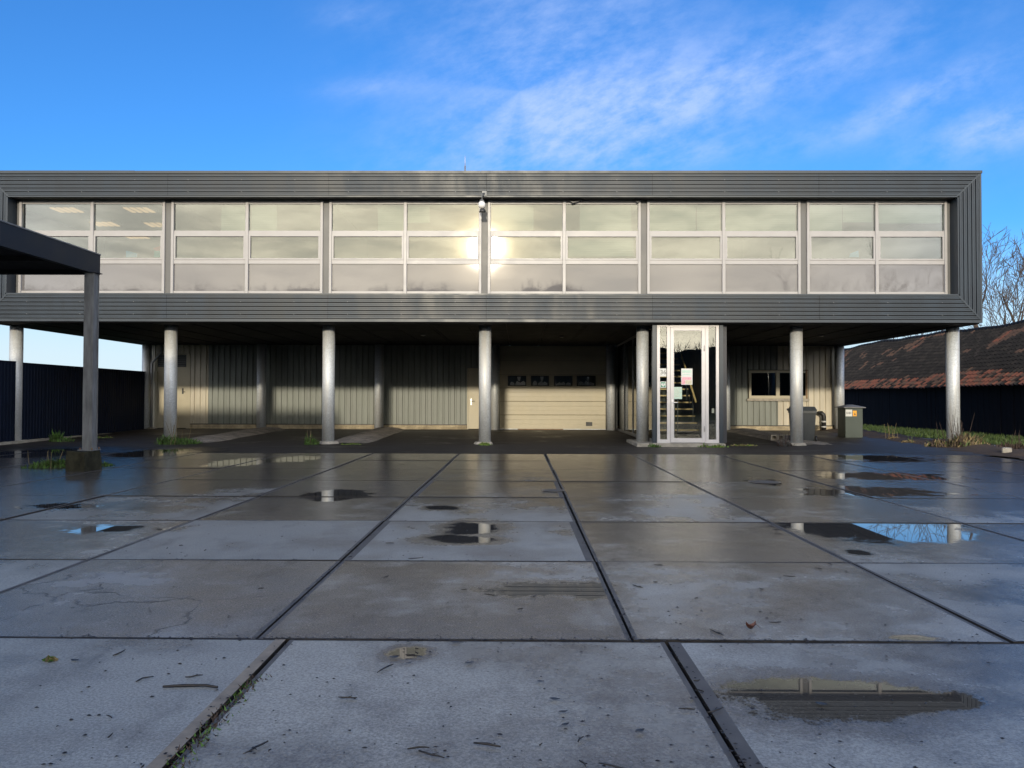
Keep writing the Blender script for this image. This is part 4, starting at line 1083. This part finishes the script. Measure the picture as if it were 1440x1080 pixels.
for xa, xb, za, r_ in ((xf0, xf1, zb_-0.005, 1),):
    mb = MB(); r2 = random.Random(r_); vs = []; n = 6
    for (i) in range(3):
        zz = (-0.02, za*0.55, za)[i]; ins = (0, 0.008, 0.02)[i]
        for (X_, Y_) in ((xa+ins, 13.40+ins), (xb-ins, 13.40+ins), (xb-ins, 13.96-ins), (xa+ins, 13.96-ins)): vs.append((X_+r2.uniform(-.012, .012)*(i > 0), Y_+r2.uniform(-.012, .012), zz+(r2.uniform(-.02, .02) if i else 0)))
    fs = [(8, 9, 10, 11)]
    for i in range(2):
        for k in range(4): fs.append((i*4+k, i*4+(k+1) % 4, i*4+4+(k+1) % 4, i*4+4+k))
    mb.add(vs, fs); mb.build('footing_block', M['moss_block'], cn)
# ---- corrugated fence
def fence(name, x, ya, yb, z0, z1, lb):
    f_ = empty(name, (x, (ya+yb)/2, 0), lb, 'fence', 'dark fence along the left side')
    y = ya
    while y < yb-0.05:
        y2 = min(y+1.05, yb); mb = MB(); pts = []; yq = y
        while yq < y2-0.01:
            p = min(0.14, y2-yq); pts += [(yq, 0), (yq+0.5*p, 0), (yq+0.6*p, -0.025), (yq+0.9*p, -0.025)]; yq += p
        pts.append((y2, 0))
        for (a_, da), (b_, db) in zip(pts, pts[1:]): mb.add([(x+da, a_, z0), (x+db, b_, z0), (x+db, b_, z1), (x+da, a_, z1)], [(0, 1, 2, 3)])
        mb.build('fence_sheet', M['fence'], f_); y = y2
    box_obj('top_rail', M['fence'], f_, x-0.03, x+0.012, ya, yb, z1, z1+0.03)
    y = ya+0.02
    while y < yb: box_obj('fence_post', M['fence'], f_, x-0.1, x-0.03, y, y+0.07, 0, z1-0.01); y += 2.6
fence('corrugated_fence', -14.15, 21.95, 29.2, 0.02, 2.25, 'dark blue corrugated fence between the leftmost front and rear columns')
fence('corrugated_fence', -14.05, 13.0, 21.5, 0.02, 2.26, 'dark corrugated fence in front of the leftmost column at the picture edge')
mb = MB(); mb.box(-14.2, -13.96, 15, 29.0, -0.02, 0.07); tag(mb.build('kerb', M['concrete_old']), kind='structure')
# ---- manhole covers
for px, py, lb in ((1075, 678, 'worn round drain cover in the yard before the wheelie bin'), (778, 690, 'small drain cover by the joint before the garage door')):
    x_, y_ = G(px, py); mb = MB(); mb.tube([(x_, y_, -0.02), (x_, y_, 0.004)], 0.22 if px > 1000 else 0.14, 20)
    e = mb.build('drain_cover', M['edge']); tag(e, lb, 'drain cover', 'drain covers')
    mb = MB(); r_ = 0.25 if px > 1000 else 0.17
    vs = []; fs = []
    for q in range(20):
        a_ = 2*math.pi*q/20
        for rr in (r_-0.028, r_): vs.append((x_+rr*math.cos(a_), y_+rr*math.sin(a_), 0.008))
    for q in range(20): q2 = (q+1) % 20; fs.append((2*q, 2*q+1, 2*q2+1, 2*q2))
    mb.add(vs, fs); mb.build('rim', M['edge_tan'], e)

# ================================================================== BARN
bn_ = empty('barn', (19.5, 33, 0), 'long low black boarded barn with a dark pantile roof patched in red', 'barn')
BX = 17.1; EZ = 1.80; RXX, RZ = 20.2, 4.38; Y0, Y1 = 14.0, 50.0
mb = MB(); y = Y0; r2 = random.Random(11)
while y < Y1:
    wdt = r2.uniform(0.15, 0.21); dd = r2.uniform(0, 0.018)
    mb.box(BX-dd, BX+0.03, y, y+wdt-0.012, 0.03, EZ+0.12); y += wdt
tag(mb.build('boards', M['barn_board'], bn_), kind='stuff')
box_obj('wall', M['black'], bn_, BX+0.032, BX+0.1, Y0, Y1, 0, EZ+0.2)
mb = MB(); mb.add([(BX, Y1, 0), (RXX*2-BX, Y1, 0), (RXX*2-BX, Y1, EZ), (RXX, Y1, RZ-0.1), (BX, Y1, EZ)], [(0, 1, 2, 3, 4)]); mb.add([(BX+.02, Y0, 0), (RXX*2-BX, Y0, 0), (RXX*2-BX, Y0, EZ), (RXX, Y0, RZ-0.1), (BX+.02, Y0, EZ)], [(4, 3, 2, 1, 0)])
mb.build('gable_wall', M['barn_board'], bn_)
def sag(y): return 0.05*math.sin(y*0.33+0.6)+0.035*math.sin(y*0.9)+0.02*math.sin(y*2.1)
mb = MB(); NC = 17; tw = 0.24
ny = int((Y1-Y0)/tw)
import mathutils
ex, ez = BX-0.28, EZ-0.03
dirv = Vector((RXX-ex, 0, RZ-ez)); L = dirv.length; dirv.normalize(); nrm = Vector((-dirv.z, 0, dirv.x))
for c in range(NC):
    t0 = c/NC*L-(0.03 if c else 0); t1 = (c+1)/NC*L
    for k in range(ny):
        y = Y0+k*tw+ (r2.uniform(-.006, .006)); lift = r2.uniform(0, 0.012); sg_ = sag(y)*(0.3+0.7*c/NC)
        vs = []
        for (tt, up) in ((t0, 0.032+lift), (t1, 0.010)):
            for (fy, h) in ((0, 0.0), (0.22, -0.012), (0.5, 0.008), (0.74, 0.075), (0.92, 0.06), (1.04, 0.004)):
                p = Vector((ex, y+fy*tw, ez+sg_))+dirv*tt+nrm*(up+h); vs.append(p)
        fs = [(q, q+1, q+7, q+6) for q in range(5)]
        # front lip
        o2 = len(vs)
        for (fy, h) in ((0, 0.0), (0.22, -0.012), (0.5, 0.008), (0.74, 0.05), (0.92, 0.042), (1.04, 0.004)):
            vs.append(Vector((ex, y+fy*tw, ez+sg_))+dirv*t0+nrm*(0.02+lift+h))
        fs += [(o2+q, o2+q+1, q+1, q) for q in range(5)]
        pn = 0.8*mathutils.noise.noise(Vector((y*0.25, c*0.22, 3.1)))+0.6*mathutils.noise.noise(Vector((y*1.3, c*0.28, 9.0)))
        low = c < 2.6+2.2*mathutils.noise.noise(Vector((y*0.25, 0, 7.7)))+(0.9 if y < 36 else -0.3)
        if low and y < 43: mi = 3 if r2.random() < 0.42 else r2.choice((2, 2, 0, 1))
        elif pn > 0.42: mi = 2 if r2.random() < 0.75 else 3
        elif pn > 0.22: mi = r2.choice((2, 0, 1))
        else: mi = r2.choice((0, 0, 1))
        mb.add(vs, fs, mi)
tag(mb.build('roof_tiles', [M['tile_dark'], M['tile_grey'], M['tile_brown'], M['tile_red']], bn_), kind='stuff')
mb = MB(); mb.add([(RXX, Y0, RZ-0.08), (RXX, Y1, RZ-0.08), (RXX*2-ex, Y1, ez-0.06), (RXX*2-ex, Y0, ez-0.06)], [(0, 1, 2, 3)]); mb.build('roof_back', M['tile_dark'], bn_)
y = Y0; k = 0; rt_ = MB()
while y < Y1: 
    z = RZ+sag(y)+0.03; rt_.tube([(RXX, y, z), (RXX, y+0.36, z+0.012)], [0.10, 0.11], 8); y += 0.35
tag(rt_.build('ridge_tiles', M['tile_dark'], bn_), kind='stuff')

# ================================================================== TREES
def bare_tree(x, y, h, seed, lb, spread=1.0, lean=(0, 0), depth=6, mat='bark', z0=-0.1, group='bare winter trees'):
    rr = random.Random(seed)
    tr = empty('bare_tree', (x, y, z0), lb, 'tree', group)
    tk = MB(); cr = MB()
    def grow(p, d, ln, r, lev):
        npt = 3 if lev < 4 else 2
        pts = [p.copy()]; dd = d.copy(); rs = [r]
        for i in range(npt):
            dd = (dd+Vector((rr.uniform(-.16, .16), rr.uniform(-.16, .16), rr.uniform(-.05, .14)))).normalized()
            pts.append(pts[-1]+dd*ln/npt); rs.append(r*(1-0.42*(i+1)/npt))
        (tk if lev == 0 else cr).tube(pts, rs, 8 if lev == 0 else 5 if lev < 3 else 3, 0, lev == 0)
        if lev >= depth: return
        nch = rr.choice((2, 3, 3)) if lev < 2 else rr.choice((2, 2, 3))
        for q in range(nch):
            t_ = 1.0 if q == 0 else rr.uniform(0.35, 0.95)
            idx = min(int(t_*npt), npt-1); f = t_*npt-idx
            base = pts[idx].lerp(pts[idx+1], f); rb = rs[idx]*(1-f)+rs[idx+1]*f
            ang = rr.uniform(0.12, 0.35) if q == 0 else rr.uniform(0.45, 0.95)*spread
            ax = dd.cross(Vector((rr.uniform(-1, 1), rr.uniform(-1, 1), rr.uniform(-1, 1)))).normalized()
            nd = (Matrix.Rotation(ang, 3, ax) @ dd + Vector((0, 0, 0.12))).normalized()
            grow(base, nd, ln*rr.uniform(0.66, 0.86), max(rb*(0.85 if q == 0 else 0.62), 0.018), lev+1)
    grow(Vector((x, y, z0)), Vector((lean[0], lean[1], 1)).normalized(), h*0.25, h*0.022, 0)
    tk.build('trunk', M[mat], tr); cr.build('crown', M[mat], tr)
    return tr
bare_tree(PX(1372, 56), 56, 19.5, 21, 'tall bare tree with spreading limbs just right of the building behind the barn', 1.0, (0.18, 0), 7)
bare_tree(PX(1448, 54), 54, 16.0, 5, 'bare tree at the right picture edge behind the barn roof', 1.0, (-0.1, 0), 7)
bare_tree(PX(1270, 62), 62, 12.0, 9, 'bare tree mostly hidden by the building above the barn ridge', 1.2, (0, 0), 7)
bare_tree(PX(1215, 66), 66, 10.0, 13, 'small bare tree seen low under the right end of the soffit', 1.2, (0, 0), 6)
# far wood behind the camera that shades the yard
wd = MB(); r2 = random.Random(2); top = []
n = 230
for i in range(n+1):
    x = -75+120*i/n
    top.append((x, 12.2+0.9*mathutils.noise.noise(Vector((x*0.16, 0, 0)))+0.7*mathutils.noise.noise(Vector((x*0.6, 1, 0)))-5.8*min(1, max(0, (x-8)/2.5))))
vs = []; fs = []
for x, h in top: vs += [(x, -34, -0.1), (x, -35+r2.uniform(-.5, .5), h*0.6), (x, -36+r2.uniform(-.5, .5), h), (x, -40, -0.1)]
for i in range(n):
    for k in range(3): a_ = i*4+k; fs.append((a_, a_+4, a_+5, a_+1))
wd.add(vs, fs)
for i in range(5000):
    x, h = top[r2.randrange(n)]; x += r2.uniform(-.5, .5); zz = h+r2.uniform(-3.0, 0.25); y = -35.6+r2.uniform(-1.5, 1.0)-(0.5 if zz > h-1 else 0)
    l_ = r2.uniform(0.3, 1.1); ax_ = r2.uniform(-.6, .6); w_ = r2.uniform(0.015, 0.05)
    wd.add([(x-w_, y, zz), (x+w_, y, zz), (x+ax_*l_, y+r2.uniform(-.2, .2), zz+l_)], [(0, 1, 2)])
tag(wd.build('far_wood', M['bark_far']), 'dense dark winter wood seen mirrored low in the office windows', 'wood', kind='stuff')
for i, (x, y, h, sd_) in enumerate(((29, -31, 17, 31), (35, -33, 20, 32), (41, -30, 21.0, 33))):
    bare_tree(x, y, h, sd_, ('bare tree mirrored in the window bay right of the entrance', 'tall bare tree mirrored in the rightmost window bay', 'bare tree mirrored at the right end of the window band')[i], 1.0, (0, 0), 7, 'bark_far')

# ================================================================== WEEDS AND LITTER
def weed(x, y, z, r_, h, n, mats, name, lb, cat, seed, stalks=0, sx_=1.0):
    rr = random.Random(seed); mb = MB()
    lobes = [(rr.uniform(0, 6.283), rr.uniform(0, .75)*r_, rr.uniform(.25, .6)*r_, rr.uniform(.5, 1.15)) for _ in range(7)]
    for i in range(n):
        la, lq, lr, lh = lobes[rr.randrange(7)]
        a_ = rr.uniform(0, 6.283); q = lr*rr.random(); px, py = x+(lq*math.cos(la)+q*math.cos(a_))*sx_, y+lq*math.sin(la)*.8+q*math.sin(a_)
        hh = h*lh*rr.uniform(0.35, 1.1)*(1-0.6*q/lr); wd_ = rr.uniform(0.008, 0.022); b_ = rr.uniform(0, 6.28)
        lx, ly = rr.uniform(-.6, .6)*hh, rr.uniform(-.6, .6)*hh; cx, sn = math.cos(b_)*wd_, math.sin(b_)*wd_
        mb.add([(px-cx*.6, py-sn*.6, z-0.01), (px+cx*.6, py+sn*.6, z-0.01), (px+lx*.5+cx, py+ly*.5+sn, z+hh*.6), (px+lx*.5-cx, py+ly*.5-sn, z+hh*.6), (px+lx, py+ly, z+hh)], [(0, 1, 2, 3), (3, 2, 4)], rr.randrange(max(1, len(mats)-(1 if stalks else 0))))
    for i in range(stalks):
        a_ = rr.uniform(0, 6.283); q = r_*0.7*rr.random(); px, py = x+q*math.cos(a_), y+q*math.sin(a_); hh = h*rr.uniform(1.2, 2.6)
        mb.tube([(px, py, z), (px+rr.uniform(-.3, .3)*hh, py+rr.uniform(-.2, .2)*hh, z+hh)], [0.007, 0.004], 4, len(mats)-1, False)
    o = mb.build(name, [M[m_] for m_ in mats]); tag(o, lb, cat); return o
c1, c2, c3 = cols[1], cols[2], cols[3]
weed(c1+0.35, 21.45, 0, 0.62, 0.30, 900, ('weed', 'grass', 'straw'), 'weed_clump', 'leafy green weeds with dry stalks at the foot of the second column from left', 'weeds', 1, 9, 1.2)
weed(c2-0.36, 21.5, 0, 0.24, 0.30, 300, ('weed', 'grass', 'straw'), 'weed_clump', 'small bright green weed left of the third column from left', 'weeds', 2, 3)
weed(c2+0.75, 21.6, 0, 0.30, 0.05, 160, ('weed_lime', 'grass'), 'moss_patch', 'flat mossy patch right of the third column from left', 'moss', 3, 0, 1.6)
weed(c3, 21.45, 0, 0.27, 0.09, 300, ('weed_lime', 'weed'), 'moss_patch', 'lime moss round the foot of the middle column', 'moss', 4)
weed(PX(920, 20.82), 20.83, 0, 0.13, 0.14, 90, ('weed', 'grass'), 'weed_clump', 'small weed before the step under the number plate', 'weeds', 5, 0, 1.6)
weed(PX(1000, 20.8), 20.82, 0, 0.2, 0.12, 150, ('weed', 'weed_lime'), 'weed_clump', 'low weeds along the right half of the entrance step', 'weeds', 6, 0, 2.4)
weed(PX(1048, 21.6), 21.5, 0, 0.3, 0.09, 150, ('weed_lime', 'straw'), 'weed_clump', 'sparse low weeds on the soil right of the entrance step', 'weeds', 7, 0, 1.8)
x_, y_ = G(70, 657); weed(x_, y_, 0, 0.5, 0.16, 700, ('grass', 'weed', 'straw'), 'grass_tuft', 'grass growing on the left of the mossy canopy footing', 'grass', 8, 6, 1.5)
x_, y_ = G(148, 655); weed(x_, y_, 0, 0.18, 0.09, 160, ('grass', 'weed'), 'grass_tuft', 'small grass tuft right of the mossy canopy footing', 'grass', 9, 0, 1.4)
weed(PX(86, 22.5), 22.4, 0, 0.30, 0.36, 420, ('weed', 'grass'), 'weed_clump', 'round green bush at the foot of the dark fence', 'bush', 10, 0, 1.2)
weed(PX(140, 24), 24, 0.03, 0.4, 0.1, 120, ('straw', 'weed'), 'weed_clump', 'dry low weeds at the fence right of the canopy post', 'weeds', 11, 0)
weed(cols[6]-0.15, 21.4, 0, 0.75, 0.42, 1300, ('straw', 'twig_brown', 'twig_brown', 'grass', 'straw', 'twig_brown'), 'dead_brush', 'heap of dead brush and dry grass round the rightmost column', 'brush', 12, 16, 1.3)
weed(cols[6]+0.85, 20.7, 0, 0.5, 0.2, 300, ('twig_brown', 'twig_brown'), 'dead_brush', 'low dark brush right of the rightmost column', 'brush', 13, 8, 1.5)
weed(PX(1102, 21.4), 21.35, 0, 0.24, 0.16, 220, ('twig_brown', 'leaf_dark', 'twig_brown'), 'dead_brush', 'dark heap of dead leaves at the foot of the column before the bin', 'brush', 14, 8, 1.3)
weed(11.75, 24.6, 0, 0.3, 0.22, 90, ('straw', 'straw'), 'dead_brush', 'dry straw weeds behind the soil strip near the cabinet', 'brush', 15, 8)
weed(11.55, 23.0, 0, 0.4, 0.12, 160, ('straw', 'grass'), 'weed_clump', 'low weeds on the soil strip between cabinet and rightmost column', 'weeds', 16, 4)
for (x_, y_, s_, rz, lb) in ((12.0, 22.3, 0.28, 0.3, 'dark brick lying in the brush left of the rightmost column'), (11.5, 18.4, 0.3, 1.0, 'pale broken kerb stone at the yard edge far right')):
    mb = MB(); mb.bbox(x_-s_/2, x_+s_/2, y_-0.1, y_+0.1, 0.04, 0.16, 0.02); mb.rot((x_, y_), rz); e = mb.build('stone', M['concrete_old'] if rz > .5 else M['twig_brown']); tag(e, lb, 'stone')
# litter crumbs on the near slabs
mb = MB(); rr = random.Random(77)
for i in range(1700):
    y = 2.5+rr.random()**1.6*7; x = rr.uniform(-.62, .62)*y
    if x > 0.8 and y < 4.1 and rr.random() < 0.6: continue
    if i % 2:                                  # half of it has gathered along the joints
        if rr.random() < .5: y = 4.13+rr.choice((0, 0, 0, 1.99))+rr.gauss(0, .02); x = rr.uniform(-.6, .6)*y
        else: x = (rr.choice((-1.22, 0.785)) if y < 4.1 else rr.choice((-1.395, 0.605)))+rr.gauss(0, .022)
    s_ = rr.uniform(0.003, 0.009); a_ = rr.uniform(0, 6.28); pts = [(x+s_*rr.uniform(.5, 1.6)*math.cos(a_+q*1.26), y+s_*rr.uniform(.5, 1.3)*math.sin(a_+q*1.26), 0.004) for q in range(5)]
    mb.add(pts+[(x, y, 0.004+s_*0.5)], [(q, (q+1) % 5, 5) for q in range(5)])
tag(mb.build('crumbs', M['twig']), 'tiny dark crumbs of bark and grit scattered over the near slabs', 'litter', kind='stuff')
# moss in the joints of the near left slabs
mb = MB()
for i in range(420):
    t_ = rr.random()**1.3; x = -1.235+0.02+rr.uniform(-.022, .03)+(rr.random()**3)*0.06; y = 2.4+t_*1.2; h = rr.uniform(0.004, 0.018)
    a_ = rr.uniform(0, 6.28); w_ = rr.uniform(.003, .008)
    mb.add([(x-w_*math.cos(a_), y-w_*math.sin(a_), -0.005), (x+w_*math.cos(a_), y+w_*math.sin(a_), -0.005), (x+rr.uniform(-.02, .02), y+rr.uniform(-.02, .02), h)], [(0, 1, 2)], rr.choice((0, 1, 1)))
tag(mb.build('joint_moss', [M['weed'], M['twig_brown']]), 'thin moss and grass in the near left slab joint', 'moss', kind='stuff')
# twigs
def twig_mesh(seed, ln):
    r_ = random.Random(seed); mb = MB(); pts = []; a_ = 0; x = -ln/2; y = 0
    n = 5
    for i in range(n): pts.append((x, y, 0.004)); x += ln/(n-1); y += r_.uniform(-.14, .14)*ln
    mb.tube(pts, [0.003, 0.0042, 0.004, 0.0034, 0.002], 5)
    if r_.random() < 0.5:
        p = pts[2]; mb.tube([p, (p[0]+ln*.2, p[1]+ln*.16, 0.006)], [0.003, 0.0015], 4)
    o = mb.build('twig', M['twig'], None, (0, 0, 0)); return o
protos = [twig_mesh(i, 0.07+0.012*i) for i in range(7)]
spots = []
for i in range(50):
    y = 2.65+rr.random()**1.5*4.2; x = rr.uniform(-.55, .42)*y
    spots.append((x, y))
for i, (x, y) in enumerate(spots):
    pr = protos[i % 7]
    o = pr if i < 7 else pr.copy()
    if i >= 7: col.objects.link(o)
    o.location = (x, y, 0.004); o.rotation_euler = (0, 0, rr.uniform(0, 6.28)); s_ = rr.uniform(0.25, 1.0)**1.5*0.85+0.12; o.scale = (s_, s_, 0.9)
    wh = ('left', 'middle', 'right')[0 if x < (-1.23 if y < 4.1 else -1.4) else 2 if x > (0.78 if y < 4.1 else 0.6) else 1]
    rw = 'nearest' if y < 4.13 else 'second' if y < 6.1 else 'third'
    tag(o, 'short dark wet twig lying loose on the %s slab of the %s row' % (wh, rw), 'twig', 'twigs scattered on the near slabs')
x0, y0 = G(229, 968); x1, y1 = G(307, 968); mb = MB()
mb.tube([(x0, y0, 0.008), (lerp(x0, x1, .35), y0+0.012, 0.009), (lerp(x0, x1, .75), y1+0.012, 0.009), (x1, y1-0.008, 0.008)], [0.005, 0.007, 0.006, 0.005], 6)
tag(mb.build('long_twig', M['twig']), 'longest dark twig on the near left slab', 'twig')
x_, y_ = G(685, 1049); mb = MB(); mb.tube([(x_-0.05, y_+0.01, 0.007), (x_, y_, 0.008), (x_+0.05, y_-0.02, 0.007)], [0.003, 0.005, 0.003], 6)
tag(mb.build('bent_twig', M['twig']), 'bent twig at the bottom centre of the near slab', 'twig')
# dark flat leaves
def leaf(x, y, l_, rz, mat, curl, name, lb, cat='leaf', group=None, stem=True):
    mb = MB(); n = 6; vs = []
    for i in range(n+1):
        t_ = i/n; w_ = l_*0.32*math.sin(math.pi*min(1, t_*1.02))**0.8*(1-0.25*t_)
        zc = 0.006+curl*4*(t_-0.5)**2*l_
        for s_ in (-1, 0, 1): vs.append((x+(t_-.5)*l_, y+s_*w_, zc+abs(s_)*curl*l_*0.9))
    fs = []
    for i in range(n):
        for k in range(2): a_ = i*3+k; fs.append((a_, a_+1, a_+4, a_+3))
    mb.add(vs, fs, 0, True)
    if stem: mb.tube([(x+.5*l_, y, 0.006+curl*l_), (x+.75*l_, y+.1*l_, 0.02), (x+1.0*l_, y+.12*l_, 0.006)], [0.0018, 0.0015, 0.001], 5)
    mb.rot((x, y), rz); o = mb.build(name, M[mat]); tag(o, lb, cat, group); return o
x_, y_ = G(1056, 886); leaf(x_, y_, 0.062, 0.25, 'leaf_brown', 0.38, 'fallen_leaf', 'single curled brown leaf on the slab right of the middle joint')
for i, (px, py) in enumerate(((780, 985), (792, 1003), (795, 1021), (760, 960), (640, 905), (575, 934), (590, 925), (555, 926), (660, 934), (105, 930), (1155, 992), (900, 1030))):
    lb = ('farthest of three dark wet leaves in a row near the bottom centre', 'middle one of three dark wet leaves in a row near the bottom centre', 'nearest of three dark wet leaves in a row near the bottom centre',
          'dark wet leaf just beyond the row of three at the bottom centre', 'dark wet leaf close behind the cross joint right of the small muddy puddle', 'dark wet leaf in the muddy ring round the small near puddle',
          'dark wet leaf in the muddy ring round the small near puddle', 'dark wet leaf in the muddy ring round the small near puddle', 'dark wet leaf alone right of the small muddy puddle',
          'dark wet leaf beside the moss tuft on the near left slab', 'dark wet leaf afloat in the large near right puddle', 'dark wet leaf beside the wide steel joint at the bottom')[i]
    x_, y_ = G(px, py); leaf(x_, y_, rr.uniform(.03, .055), rr.uniform(-.6, .6), 'leaf_dark', 0.05, 'wet_leaf', lb, 'leaf', 'dark wet leaves on the near slabs', False)
x_, y_ = G(73, 929); weed(x_, y_, 0, 0.03, 0.03, 60, ('weed', 'straw'), 'moss_tuft', 'tiny green moss tuft on the near left slab', 'moss', 22)
